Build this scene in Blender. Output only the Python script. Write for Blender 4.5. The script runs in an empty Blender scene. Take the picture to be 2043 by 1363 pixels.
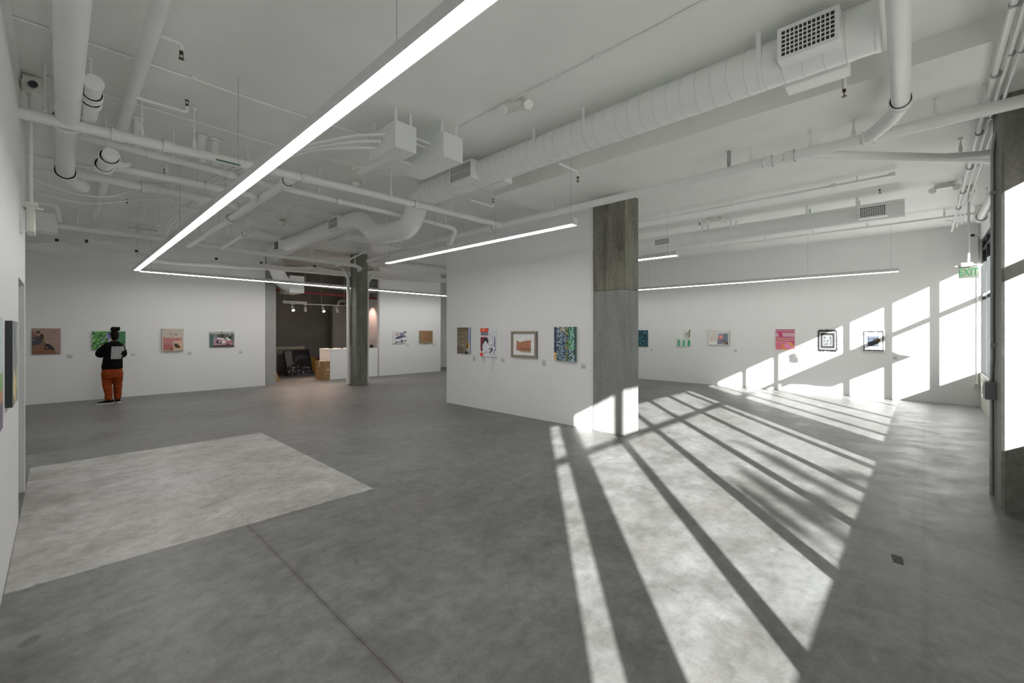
import bpy, bmesh, math, random
from mathutils import Vector, Matrix
from mathutils.bvhtree import BVHTree
from mathutils.noise import noise as pnoise
random.seed(7)
S = bpy.context.scene
C = S.collection
PI = math.pi

# ------------------------------------------------------------------ camera
cd = bpy.data.cameras.new('camera'); cam = bpy.data.objects.new('camera', cd); C.objects.link(cam)
cam.location = (0, 0, 1.7)
cam.rotation_euler = (PI/2, 0, math.radians(43.6285 - 90))
cd.sensor_fit = 'HORIZONTAL'; cd.sensor_width = 36; cd.lens = 36*861.8/2043
cd.shift_y = -20.2/2043; cd.clip_start = 0.02; cd.clip_end = 400
S.camera = cam
# ------------------------------------------------------------------ sky, sun, exposure
SUN_E = 20.1; SUN_A = 40.7            # elevation; heading the light travels towards, from +X
w = bpy.data.worlds.new('world'); S.world = w; w.use_nodes = True
nt = w.node_tree; nt.nodes.clear()
sky = nt.nodes.new('ShaderNodeTexSky'); sky.sky_type = 'NISHITA'; sky.sun_disc = False
sky.sun_elevation = math.radians(SUN_E); sky.sun_rotation = math.radians(-(SUN_A + 180) + 90)
hsv = nt.nodes.new('ShaderNodeHueSaturation'); hsv.inputs['Saturation'].default_value = 0.32
bg = nt.nodes.new('ShaderNodeBackground'); bg.inputs[1].default_value = 0.10
wo = nt.nodes.new('ShaderNodeOutputWorld')
nt.links.new(sky.outputs[0], hsv.inputs['Color']); nt.links.new(hsv.outputs[0], bg.inputs[0]); nt.links.new(bg.outputs[0], wo.inputs[0])
sl = bpy.data.lights.new('sun', 'SUN'); sl.energy = 26.5; sl.angle = math.radians(0.6); sl.color = (1, 0.978, 0.94)
so = bpy.data.objects.new('sun', sl); C.objects.link(so)
a, e = math.radians(SUN_A), math.radians(SUN_E)
so.rotation_euler = Vector((math.cos(a)*math.cos(e), math.sin(a)*math.cos(e), -math.sin(e))).to_track_quat('-Z', 'Y').to_euler()
so.location = (-6, -9, 9)
LED = 28.0                              # radiance of the LED strips
S.view_settings.view_transform = 'Standard'; S.view_settings.look = 'None'
S.view_settings.gamma = 1; S.view_settings.use_curve_mapping = False
S.view_settings.exposure = 0.0
S.cycles.max_bounces = 14; S.cycles.diffuse_bounces = 9; S.cycles.glossy_bounces = 4; S.cycles.transparent_max_bounces = 16
S.cycles.use_denoising = True; S.cycles.sample_clamp_indirect = 6
S.cycles.caustics_reflective = False; S.cycles.caustics_refractive = False

# ------------------------------------------------------------------ materials
MATS = {}
def newmat(name):
    m = bpy.data.materials.new(name); m.use_nodes = True
    n = m.node_tree; b = n.nodes['Principled BSDF']; MATS[name] = m
    return m, n, b
def nd(n, t, **kw):
    x = n.nodes.new(t)
    for k, v in kw.items(): setattr(x, k, v)
    return x
def noise_fac(n, scale, detail=4, rough=0.55, vec=None, stretch=None):
    tc = nd(n, 'ShaderNodeTexCoord'); src = tc.outputs['Object']
    if stretch:
        mp = nd(n, 'ShaderNodeMapping'); mp.inputs['Scale'].default_value = stretch
        n.links.new(src, mp.inputs[0]); src = mp.outputs[0]
    t = nd(n, 'ShaderNodeTexNoise'); t.inputs['Scale'].default_value = scale
    t.inputs['Detail'].default_value = detail; t.inputs['Roughness'].default_value = rough
    n.links.new(src, t.inputs['Vector'])
    return t.outputs['Fac']
def ramp(n, fac, stops):
    r = nd(n, 'ShaderNodeValToRGB'); els = r.color_ramp.elements
    while len(els) < len(stops): els.new(0.5)
    for el, (p, c) in zip(els, stops):
        el.position = p; el.color = (c[0], c[1], c[2], 1)
    n.links.new(fac, r.inputs[0]); return r.outputs[0]
def mixc(n, mode, fac, c1, c2):
    m = nd(n, 'ShaderNodeMix', data_type='RGBA', blend_type=mode)
    for sock, v in ((m.inputs[0], fac), (m.inputs[6], c1), (m.inputs[7], c2)):
        if hasattr(v, 'links'): n.links.new(v, sock)
        elif isinstance(v, (int, float)): sock.default_value = v
        else: sock.default_value = (v[0], v[1], v[2], 1)
    return m.outputs[2]
def bump(n, b, fac, strength, dist=0.01):
    k = nd(n, 'ShaderNodeBump'); k.inputs['Strength'].default_value = strength; k.inputs['Distance'].default_value = dist
    n.links.new(fac, k.inputs['Height']); n.links.new(k.outputs[0], b.inputs['Normal'])
def plain(name, col, rough=0.5, var=0.06, scale=6, bmp=0.0, metal=0.0, spec=0.5, detail=4, stretch=None):
    m, n, b = newmat(name)
    f = noise_fac(n, scale, detail, stretch=stretch)
    lo = [max(0, c*(1-var)) for c in col]; hi = [min(1, c*(1+var)) for c in col]
    n.links.new(ramp(n, f, [(0.3, lo), (0.7, hi)]), b.inputs['Base Color'])
    b.inputs['Roughness'].default_value = rough; b.inputs['Metallic'].default_value = metal
    b.inputs['Specular IOR Level'].default_value = spec
    if bmp: bump(n, b, f, bmp, 0.004)
    return m
def emis(name, col, s):
    m, n, b = newmat(name)
    b.inputs['Base Color'].default_value = (0.9, 0.9, 0.9, 1); b.inputs['Emission Color'].default_value = (*col, 1)
    b.inputs['Emission Strength'].default_value = s; b.inputs['Roughness'].default_value = 0.4
    return m
W_WALL = plain('white_wall_paint', (0.83, 0.83, 0.825), 0.55, 0.012, 1.5, 0.02)
W_CEIL = plain('ceiling_paint', (0.87, 0.88, 0.86), 0.6, 0.035, 1.2, 0.05)
W_DROP = plain('drop_panel_paint', (0.84, 0.85, 0.825), 0.6, 0.03, 2.2, 0.05)
W_PIPE = plain('pipe_paint', (0.82, 0.83, 0.815), 0.42, 0.02, 8, 0.02)
W_DUCT = plain('duct_paint', (0.82, 0.83, 0.82), 0.4, 0.02, 5, 0.02)
W_BOX = plain('box_enamel', (0.76, 0.775, 0.77), 0.35, 0.01, 5)
W_FIX = plain('fixture_plastic', (0.74, 0.74, 0.68), 0.35, 0.02, 9)
M_HOUS = plain('anodised_housing', (0.62, 0.63, 0.64), 0.4, 0.02, 9)
M_STEEL = plain('galvanised_steel', (0.42, 0.43, 0.43), 0.4, 0.12, 30, 0.0, 0.7)
M_GBOX = plain('grey_box_metal', (0.20, 0.21, 0.22), 0.5, 0.08, 20)
M_BLACK = plain('black_plastic', (0.012, 0.012, 0.013), 0.35, 0.2, 20)
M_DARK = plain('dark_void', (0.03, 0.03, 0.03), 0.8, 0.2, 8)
M_BRASS = plain('brass_head', (0.10, 0.07, 0.04), 0.4, 0.2, 20, 0, 0.6)
M_RED = plain('red_pipe_paint', (0.33, 0.04, 0.05), 0.45, 0.08, 9)
M_FRAMEW = plain('window_frame_paint', (0.055, 0.058, 0.062), 0.4, 0.02, 9)
M_WOOD = plain('taupe_frame_wood', (0.30, 0.25, 0.19), 0.5, 0.15, 14, stretch=(1, 1, 8))
M_CARD = plain('cardboard', (0.34, 0.20, 0.09), 0.8, 0.12, 12)
M_TAPE = plain('pale_tape', (0.62, 0.55, 0.50), 0.5, 0.05, 12)
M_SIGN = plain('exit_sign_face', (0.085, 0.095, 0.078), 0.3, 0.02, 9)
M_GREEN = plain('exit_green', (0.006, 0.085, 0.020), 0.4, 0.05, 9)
M_LENS = plain('lamp_lens', (0.80, 0.82, 0.80), 0.15, 0.25, 90)
M_GREY = plain('grey_painted_plaster', (0.37, 0.365, 0.355), 0.7, 0.06, 3, 0.04)
M_ALCOVE = plain('dark_plaster', (0.24, 0.23, 0.205), 0.8, 0.16, 1.6, 0.06)
M_SHEET = plain('white_fabric_sheet', (0.85, 0.85, 0.83), 0.8, 0.03, 6)
M_TEXT = plain('grey_print', (0.26, 0.26, 0.27), 0.6, 0.1, 30)
M_CARDW = plain('white_card', (0.80, 0.80, 0.80), 0.5, 0.01, 9)
M_SHIRT = plain('black_cotton', (0.005, 0.005, 0.0055), 0.9, 0.3, 30, 0, 0, 0.12)
M_PRINT = plain('white_shirt_print', (0.50, 0.50, 0.50), 0.8, 0.1, 60)
M_TROUS = plain('rust_orange_cotton', (0.27, 0.052, 0.012), 0.9, 0.25, 14, 0.3, 0, 0.15)
M_SKIN = plain('brown_skin', (0.20, 0.115, 0.075), 0.5, 0.08, 20)
M_HAIR = plain('black_hair', (0.006, 0.005, 0.0045), 0.8, 0.4, 60, 0.6, 0, 0.15)
M_SHOE = plain('black_canvas', (0.01, 0.01, 0.011), 0.9, 0.2, 40, 0, 0, 0.15)
M_SOLE = plain('off_white_rubber', (0.62, 0.60, 0.55), 0.6, 0.05, 30)
M_FACADE = plain('grey_render_outside', (0.034, 0.037, 0.042), 0.8, 0.05, 2)
M_PAVE = plain('pale_pavement', (0.50, 0.49, 0.47), 0.85, 0.12, 1.5)
M_SPAN = plain('dark_spandrel', (0.035, 0.036, 0.04), 0.3, 0.1, 4)
M_LEAF = plain('green_leaf', (0.06, 0.12, 0.03), 0.6, 0.3, 9)
M_BARK = plain('brown_bark', (0.12, 0.09, 0.06), 0.9, 0.3, 20)
E_WARM = emis('warm_lamp', (1.0, 0.62, 0.42), 60)

# bare floor concrete: mottled, trowelled, with one saw-cut joint
def concrete_floor(name, base, joint, jw=0.9, jd=0.9):
    m, n, b = newmat(name)
    big = noise_fac(n, 0.45, 5, 0.62); med = noise_fac(n, 2.6, 6, 0.65); fine = noise_fac(n, 55, 3, 0.7)
    trow = noise_fac(n, 1.6, 6, 0.7, stretch=(0.5, 3.0, 1))
    k = lambda f: [c*f for c in base]
    c1 = ramp(n, big, [(0.30, [k(0.74)[0]*1.05, k(0.74)[1], k(0.74)[2]*0.94]), (0.50, k(1.0)), (0.70, [k(1.22)[0]*0.98, k(1.22)[1], k(1.22)[2]*1.04])])
    c2 = ramp(n, med, [(0.30, (0.62, 0.605, 0.575)), (0.5, (1, 1, 1)), (0.70, (1.32, 1.32, 1.33))])
    c = mixc(n, 'MULTIPLY', 0.85, c1, c2)
    c = mixc(n, 'MULTIPLY', 0.5, c, ramp(n, trow, [(0.3, (0.78, 0.77, 0.75)), (0.6, (1.08, 1.08, 1.08))]))
    c = mixc(n, 'MULTIPLY', 0.35, c, ramp(n, fine, [(0.3, (0.75, 0.75, 0.75)), (0.7, (1.15, 1.15, 1.15))]))
    grain = noise_fac(n, 9, 8, 0.75)
    c = mixc(n, 'MULTIPLY', 0.8, c, ramp(n, grain, [(0.36, (0.74, 0.735, 0.72)), (0.5, (1, 1, 1)), (0.66, (1.22, 1.22, 1.22))]))
    flecks = noise_fac(n, 38, 1, 0.3)
    c = mixc(n, 'MIX', ramp(n, flecks, [(0.80, (0, 0, 0)), (0.84, (0.5, 0.5, 0.5))]), c, k(2.0))
    spots = noise_fac(n, 5.5, 2, 0.4)
    c = mixc(n, 'MIX', ramp(n, spots, [(0.24, (0.55, 0.55, 0.55)), (0.28, (0, 0, 0))]), c, k(0.45))
    spots2 = noise_fac(n, 4.3, 3, 0.55, stretch=(1, 1.7, 1))
    c = mixc(n, 'MIX', ramp(n, spots2, [(0.68, (0, 0, 0)), (0.75, (0.45, 0.45, 0.45))]), c, k(1.6))
    if joint is not None:
        tc = nd(n, 'ShaderNodeTexCoord'); sp = nd(n, 'ShaderNodeSeparateXYZ'); n.links.new(tc.outputs['Object'], sp.inputs[0])
        wob = nd(n, 'ShaderNodeMath', operation='MULTIPLY'); n.links.new(noise_fac(n, 3, 3), wob.inputs[0]); wob.inputs[1].default_value = 0.012
        ad = nd(n, 'ShaderNodeMath', operation='ADD'); n.links.new(sp.outputs[0], ad.inputs[0]); n.links.new(wob.outputs[0], ad.inputs[1])
        su = nd(n, 'ShaderNodeMath', operation='SUBTRACT'); n.links.new(ad.outputs[0], su.inputs[0]); su.inputs[1].default_value = joint + 0.006
        ab = nd(n, 'ShaderNodeMath', operation='ABSOLUTE'); n.links.new(su.outputs[0], ab.inputs[0])
        gt = nd(n, 'ShaderNodeMath', operation='GREATER_THAN'); n.links.new(sp.outputs[1], gt.inputs[0]); gt.inputs[1].default_value = 8.06
        fa = nd(n, 'ShaderNodeMath', operation='ADD'); n.links.new(ab.outputs[0], fa.inputs[0]); n.links.new(gt.outputs[0], fa.inputs[1]); ab = fa
        c = mixc(n, 'MULTIPLY', ramp(n, ab.outputs[0], [(0.0, (jw, jw, jw)), (0.03, (0, 0, 0))]), c, (0.74, 0.69, 0.63))
        c = mixc(n, 'MULTIPLY', ramp(n, ab.outputs[0], [(0.0015, (jd, jd, jd)), (0.0045, (0, 0, 0))]), c, (0.42, 0.37, 0.32))
        if jw:
            ay_ = nd(n, 'ShaderNodeMath', operation='ADD'); n.links.new(sp.outputs[1], ay_.inputs[0]); n.links.new(wob.outputs[0], ay_.inputs[1])
            by_ = nd(n, 'ShaderNodeMath', operation='ABSOLUTE'); n.links.new(ay_.outputs[0], by_.inputs[0])
            c = mixc(n, 'MULTIPLY', ramp(n, by_.outputs[0], [(0.004, (0.5, 0.5, 0.5)), (0.03, (0, 0, 0))]), c, (0.72, 0.70, 0.68))
    n.links.new(c, b.inputs['Base Color'])
    rr = nd(n, 'ShaderNodeMapRange'); n.links.new(med, rr.inputs[0]); rr.inputs[1].default_value = 0.3; rr.inputs[2].default_value = 0.7
    rr.inputs[3].default_value = 0.36; rr.inputs[4].default_value = 0.56
    n.links.new(rr.outputs[0], b.inputs['Roughness'])
    b.inputs['Specular IOR Level'].default_value = 0.42
    bump(n, b, med, 0.06, 0.006)
    return m
M_FLOOR = concrete_floor('floor_concrete', (0.188, 0.187, 0.185), 1.145)
M_PATCH = concrete_floor('patch_concrete', (0.43, 0.42, 0.40), 1.165, 0.0, 0.55)
def cast_concrete(name, base, dark, streak):
    m, n, b = newmat(name)
    s1 = noise_fac(n, 5, 6, 0.65, stretch=(1.6, 1.6, 0.28)); s2 = noise_fac(n, 22, 5, 0.7, stretch=(1, 1, 0.8)); s3 = noise_fac(n, 1.5, 4)
    c = ramp(n, s1, [(0.32, dark), (0.62, base)])
    c = mixc(n, 'MULTIPLY', streak, c, ramp(n, s2, [(0.3, (0.6, 0.58, 0.53)), (0.65, (1.15, 1.15, 1.13))]))
    c = mixc(n, 'MULTIPLY', 0.6, c, ramp(n, s3, [(0.3, (0.8, 0.8, 0.78)), (0.7, (1.12, 1.12, 1.12))]))
    n.links.new(c, b.inputs['Base Color']); b.inputs['Roughness'].default_value = 0.7
    bump(n, b, s2, 0.35, 0.006)
    return m
M_COLUP = cast_concrete('column_upper_concrete', (0.25, 0.245, 0.21), (0.13, 0.125, 0.10), 0.7)
M_COLLO = cast_concrete('column_lower_concrete', (0.29, 0.295, 0.29), (0.225, 0.23, 0.225), 0.4)
M_COLR = cast_concrete('pier_concrete', (0.27, 0.265, 0.245), (0.19, 0.185, 0.17), 0.5)
M_SILLC = cast_concrete('sill_wall_concrete', (0.40, 0.39, 0.345), (0.31, 0.30, 0.265), 0.4)
M_COLB = cast_concrete('back_column_concrete', (0.25, 0.255, 0.22), (0.15, 0.15, 0.125), 0.7)
# glass: mostly lets light straight through, faint mirror
m, n, b = newmat('clear_glass'); n.nodes.remove(b)
tr = nd(n, 'ShaderNodeBsdfTransparent'); tr.inputs[0].default_value = (0.93, 0.95, 0.95, 1)
gl = nd(n, 'ShaderNodeBsdfGlossy'); gl.inputs['Roughness'].default_value = 0.03
lw = nd(n, 'ShaderNodeLayerWeight'); lw.inputs[0].default_value = 0.10
mul = nd(n, 'ShaderNodeMath', operation='MULTIPLY'); mul.inputs[1].default_value = 0.06; n.links.new(lw.outputs['Fresnel'], mul.inputs[0])
mx = nd(n, 'ShaderNodeMixShader'); n.links.new(mul.outputs[0], mx.inputs[0]); n.links.new(tr.outputs[0], mx.inputs[1]); n.links.new(gl.outputs[0], mx.inputs[2])
n.links.new(mx.outputs[0], n.nodes['Material Output'].inputs[0]); M_GLASS = m
# paint colours of the pictures come from the face colours of their painted shapes
m, n, b = newmat('artist_paint')
at = nd(n, 'ShaderNodeAttribute', attribute_name='paint')
f = noise_fac(n, 28, 4)
n.links.new(mixc(n, 'MULTIPLY', 0.5, at.outputs['Color'], ramp(n, f, [(0.3, (0.78, 0.78, 0.78)), (0.7, (1.18, 1.18, 1.18))])), b.inputs['Base Color'])
b.inputs['Roughness'].default_value = 0.55; M_PAINT = m

# ------------------------------------------------------------------ mesh helpers
class MB:
    def __init__(s): s.v = []; s.f = []; s.c = []
    def add(s, vs, fs, col=None):
        o = len(s.v); s.v += [tuple(p) for p in vs]
        for f in fs: s.f.append(tuple(i+o for i in f)); s.c.append(col)
        return s
    def box(s, x0, y0, z0, x1, y1, z1, col=None):
        x0, x1 = min(x0, x1), max(x0, x1); y0, y1 = min(y0, y1), max(y0, y1); z0, z1 = min(z0, z1), max(z0, z1)
        return s.add([(x0,y0,z0),(x1,y0,z0),(x1,y1,z0),(x0,y1,z0),(x0,y0,z1),(x1,y0,z1),(x1,y1,z1),(x0,y1,z1)],
                     [(0,3,2,1),(4,5,6,7),(0,1,5,4),(1,2,6,5),(2,3,7,6),(3,0,4,7)], col)
    def obox(s, c, ax, ay, az, hx, hy, hz, col=None):
        c = Vector(c); X = Vector(ax).normalized()*hx; Y = Vector(ay).normalized()*hy; Z = Vector(az).normalized()*hz
        vs = [c+sx*X+sy*Y+sz*Z for sz in (-1,1) for sx, sy in ((-1,-1),(1,-1),(1,1),(-1,1))]
        return s.add(vs, [(0,3,2,1),(4,5,6,7),(0,1,5,4),(1,2,6,5),(2,3,7,6),(3,0,4,7)], col)
    def tube(s, pts, r, n=12, cap=True, col=None):
        P = [Vector(p) for p in pts]; R = r if isinstance(r, (list, tuple)) else [r]*len(P)
        rings = []; up = None
        for i, p in enumerate(P):
            t = (P[min(i+1, len(P)-1)] - P[max(i-1, 0)]).normalized()
            if up is None:
                up = Vector((0,0,1)) if abs(t.z) < 0.9 else Vector((1,0,0))
            x = up.cross(t)
            if x.length < 1e-5: x = Vector((0,1,0)).cross(t)
            x.normalize(); y = t.cross(x).normalized(); up = y
            rings.append([p + (x*math.cos(2*PI*k/n) + y*math.sin(2*PI*k/n))*R[i] for k in range(n)])
        vs = [q for ring in rings for q in ring]; fs = []
        for i in range(len(P)-1):
            for k in range(n):
                a0 = i*n+k; b0 = i*n+(k+1)%n
                fs.append((a0, b0, b0+n, a0+n))
        if cap: fs.append(tuple(reversed(range(n)))); fs.append(tuple((len(P)-1)*n+k for k in range(n)))
        return s.add(vs, fs, col)
    def prism(s, poly, d, col=None):           # poly: 3D points of one face, d: extrusion vector
        d = Vector(d); n = len(poly); P = [Vector(p) for p in poly]
        vs = P + [p+d for p in P]
        return s.add(vs, [tuple(range(n-1,-1,-1)), tuple(range(n,2*n))] + [(i,(i+1)%n,(i+1)%n+n,i+n) for i in range(n)], col)
    def ball(s, c, rx, ry=None, rz=None, n=12, m=8, col=None):
        ry = ry or rx; rz = rz or rx; c = Vector(c); vs = [c+Vector((0,0,rz))]
        for i in range(1, m):
            t = PI*i/m
            vs += [c+Vector((rx*math.sin(t)*math.cos(2*PI*k/n), ry*math.sin(t)*math.sin(2*PI*k/n), rz*math.cos(t))) for k in range(n)]
        vs.append(c-Vector((0,0,rz))); fs = []
        for k in range(n):
            fs.append((0, 1+k, 1+(k+1)%n)); fs.append((len(vs)-1, 1+(m-2)*n+(k+1)%n, 1+(m-2)*n+k))
            for i in range(m-2): fs.append((1+i*n+k, 1+(i+1)*n+k, 1+(i+1)*n+(k+1)%n, 1+i*n+(k+1)%n))
        return s.add(vs, fs, col)
    def loft(s, rings, n=20):                  # rings: (cx, cy, z, rx, ry)
        vs = []
        for cx, cy, z, rx, ry in rings:
            for k in range(n):
                t = 2*PI*k/n; ct, st = math.cos(t), math.sin(t); p = 0.8
                vs.append((cx+rx*math.copysign(abs(ct)**p, ct), cy+ry*math.copysign(abs(st)**p, st), z))
        fs = []
        for i in range(len(rings)-1):
            for k in range(n): fs.append((i*n+k, i*n+(k+1)%n, (i+1)*n+(k+1)%n, (i+1)*n+k))
        fs.append(tuple(reversed(range(n)))); fs.append(tuple((len(rings)-1)*n+k for k in range(n)))
        return s.add(vs, fs)
def mesh_from(name, mb, off=(0,0,0), bev=0.0, smooth=True):
    me = bpy.data.meshes.new(name)
    me.from_pydata([(p[0]-off[0], p[1]-off[1], p[2]-off[2]) for p in mb.v], [], mb.f); me.validate(clean_customdata=False)
    if any(c is not None for c in mb.c) and len(me.polygons) == len(mb.c):
        at = me.attributes.new('paint', 'FLOAT_COLOR', 'FACE')
        for i, c in enumerate(mb.c):
            c = c or (0.5, 0.5, 0.5); at.data[i].color = (c[0], c[1], c[2], 1)
    elif not bev:
        bm = bmesh.new(); bm.from_mesh(me); bmesh.ops.recalc_face_normals(bm, faces=bm.faces); bm.to_mesh(me); bm.free()
    if bev:
        bm = bmesh.new(); bm.from_mesh(me); bmesh.ops.recalc_face_normals(bm, faces=bm.faces)
        bmesh.ops.bevel(bm, geom=list(bm.edges), offset=bev, segments=2, affect='EDGES', profile=0.6); bm.to_mesh(me); bm.free()
    if smooth:
        me.polygons.foreach_set('use_smooth', [True]*len(me.polygons)); me.set_sharp_from_angle(angle=math.radians(38))
    return me
def part(name, mb, mat, parent=None, label=None, bev=0.0, smooth=True, kind=None):
    off = parent_world(parent) if parent else (0,0,0)
    o = bpy.data.objects.new(name, mesh_from(name, mb, off, bev, smooth)); C.objects.link(o)
    o.data.materials.append(mat)
    if parent: o.parent = parent
    if label: o['label'] = label
    if kind: o['kind'] = kind
    return o
def parent_world(p):
    v = Vector((0,0,0))
    while p: v = v + Vector(p.location); p = p.parent
    return v
def tag(o, label, cat, group=None):
    o['label'] = label; o['category'] = cat
    if group: o['group'] = group
    return o
def thing(name, label, cat, loc, group=None):
    o = bpy.data.objects.new(name, None); C.objects.link(o); o.location = loc; o.empty_display_size = 0.1
    return tag(o, label, cat, group)
def struct(name, mb, mat, label, parent=None, smooth=False, bev=0.0):
    o = part(name, mb, mat, parent, smooth=smooth, bev=bev)
    if not parent: o['kind'] = 'structure'
    if label: o['label'] = label
    return o

ZC = 4.15; ZD = 3.95                     # slab and dropped band
XR = 14.38; YW = -0.92; YB = 14.97       # right wall, window wall, back wall
# ================================================================== THE SETTING
fl = struct('floor', MB().box(-3.2, -1.12, -0.2, 14.6, 19.2, 0), M_FLOOR, 'grey polished concrete floor with stains and a saw-cut joint')
part('floor_patch', MB().box(-0.245, 4.30, -0.02, 2.345, 8.05, 0.0015), M_PATCH, fl, 'paler rectangular concrete infill')
part('scuff_mark', MB().prism([(4.387,0.183,0.0),(4.379,0.117,0.0),(4.30,0.108,0.0),(4.236,0.105,0.0),(4.241,0.160,0.0),(4.32,0.175,0.0)], (0,0,0.001)), plain('dark_scuff', (0.085,0.085,0.085), 0.8, 0.5, 60), fl, 'dark rubber scuff')
ce = struct('ceiling', MB().box(-3.2, -1.3, ZC, 14.6, 19.2, ZC+0.3), W_CEIL, 'painted concrete ceiling slab')
dp = struct('trim_1', MB().box(4.99, -1.1, ZD, 8.7, 5.21, ZC+0.01), W_DROP, 'dropped concrete band of the ceiling beside the round duct')
struct('wall_right', MB().box(XR, -1.015, 0, XR+0.2, 19.2, ZC), W_WALL, 'white gallery wall striped with sun patches')
struct('wall_back', MB().box(-3.2, YB, 0, 4.47, YB+0.18, ZC), W_WALL, 'long white wall behind the standing person')
struct('wall_pier', MB().box(4.47, YB+0.05, 0, 4.80, YB+0.45, ZC), M_GREY, 'grey plastered pier at the alcove mouth')
struct('wall_back_right', MB().box(8.43, 15.0, 0, 11.30, 15.16, ZC), W_WALL, 'white wall with two small pictures behind the far column')
struct('wall_far', MB().box(11.3, 16.6, 0, 14.4, 16.75, ZC), W_WALL, 'shaded white wall seen past the partition')
struct('wall_alcove_back', MB().box(3.2, 18.95, 0, 9.4, 19.1, ZC), M_ALCOVE, 'dark grey plaster wall at the back of the alcove')
struct('wall_alcove_left', MB().box(4.45, YB+0.45, 0, 4.62, 18.95, ZC), M_ALCOVE, 'dark plaster side wall of the alcove')
struct('wall_alcove_inner', MB().box(8.05, 18.2, 0, 8.9, 18.4, 2.78), M_GREY, 'grey half-height partition inside the alcove')
struct('wall_alcove_right', MB().box(8.92, 15.16, 0, 9.06, 18.95, 3.1), W_WALL, 'warm-lit white side wall of the alcove')
struct('wall_partition', MB().box(6.39, 4.11, 0, 6.60, 8.25, ZC), W_WALL, 'freestanding white partition wall carrying four pictures')
lw_ = MB().box(-0.37, 1.0, 0, -0.25, 5.87, ZC); lw_.box(-0.37, 5.87, 2.19, -0.25, 6.88, ZC); lw_.box(-0.62, 6.88, 0, -0.25, 7.0, ZC)
struct('wall_left', lw_, W_WALL, 'white wall at the left edge with a doorway gap')
struct('wall_left_bounce', MB().box(-0.97, 7.0, 0, -0.82, YB, ZC), W_WALL, 'unseen white wall added behind the left doorway to bounce light')  # unseen wall, added to bounce strip light onto the back wall
struct('wall_left_outer', MB().box(-3.35, -1.3, 0, -3.2, 19.2, ZC), W_WALL, 'white outer wall left of the gallery')
struct('wall_rear', MB().box(-3.2, 19.1, 0, 14.6, 19.25, ZC), W_WALL, 'white wall closing the rear')
# window wall: concrete sill wall, white head, piers
hw = MB().box(-3.2, -1.14, 3.78, XR, YW, ZC)
struct('wall_window_head', hw, W_WALL, 'white wall band above the windows')
struct('wall_window_sill', MB().box(6.89, -1.14, 0, XR, YW, 0.743), M_SILLC, 'low bare concrete wall under the far windows')
s2 = MB().box(-0.147, -1.14, 0, 6.18, YW, 0.743); s2.box(-0.886, -1.14, 0, -0.42, YW, 0.3)
struct('wall_window_sill_near', s2, M_SILLC, 'low bare concrete wall under the near windows')
struct('wall_window_corner', MB().box(-3.2, -1.14, 0, -0.886, YW, 3.78), W_WALL, 'white wall beside the narrow window')
struct('wall_window_jamb', MB().box(-0.436, -1.10, 0, -0.147, -0.96, 3.78), W_WALL, 'white pier between the narrow window and the first bay')

# windows -----------------------------------------------------------
def window(n, x0, x1, mulls, label, z0=0.743, openings=()):
    t = bpy.data.objects.new('window_%d' % n, None); C.objects.link(t); t.location = (x0, -1.02, z0); t['kind'] = 'structure'; t['label'] = label
    ya, yb = -1.085, -0.955
    part('sill_rail', MB().box(x0, ya-0.02, z0, x1, yb+0.03, 0.775), M_FRAMEW, t)
    part('head_rail', MB().box(x0, ya, 3.72, x1, yb, 3.78), M_FRAMEW, t)
    part('transom', MB().box(x0, ya, 2.47, x1, yb, 2.53), M_FRAMEW, t)
    part('transom', MB().box(x0, ya, 3.52, x1, yb, 3.56), M_FRAMEW, t)
    for xm in mulls: part('mullion', MB().box(xm-0.028, ya, z0, xm+0.028, yb, 3.78), M_FRAMEW, t)
    part('jamb', MB().box(x0-0.001, ya, z0, x0+0.03, yb, 3.78), M_FRAMEW, t); part('jamb', MB().box(x1-0.03, ya, z0, x1+0.001, yb, 3.78), M_FRAMEW, t)
    edges = [x0] + list(mulls) + [x1]
    for a_, b_ in zip(edges[:-1], edges[1:]):
        for za, zb in ((0.775, 2.47), (2.53, 3.29)):
            part('pane', MB().box(a_+0.028, -1.023, za, b_-0.028, -1.017, zb), M_GLASS, t)
        part('dark_panel', MB().box(a_+0.028, -1.03, 3.29, b_-0.028, -1.01, 3.52), M_SPAN, t)
        part('dark_panel', MB().box(a_+0.028, -1.03, 3.56, b_-0.028, -1.01, 3.72), M_SPAN, t)
    return t
window(1, -0.147, 6.18, [0.935, 2.04, 3.14, 4.22, 5.30], 'near row of tall steel-framed window bays')
window(2, 6.89, XR, [7.64, 8.60, 9.58, 11.47, 12.44, 13.41], 'far row of tall steel-framed window bays')
wn = MB().box(-0.886, -1.085, 2.47, -0.436, -0.955, 2.53); wn.box(-0.886, -1.085, 3.29, -0.436, -0.955, 3.78)
w3 = struct('window_3', wn, M_FRAMEW, 'narrow slit window beside the first bay')
part('pane', MB().box(-0.886, -1.023, 0.3, -0.436, -1.017, 2.47), M_GLASS, w3); part('pane', MB().box(-0.886, -1.023, 2.53, -0.436, -1.017, 3.25), M_GLASS, w3)
# outside
struct('wall_exterior', MB().box(14.40, -14, -0.14, 14.7, -1.03, 6), M_FACADE, 'grey facade outside the far windows')
struct('trim_2', MB().box(-40, -45, -0.5, 40, -1.16, -0.15), M_PAVE, 'pale pavement outside the windows')
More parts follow.
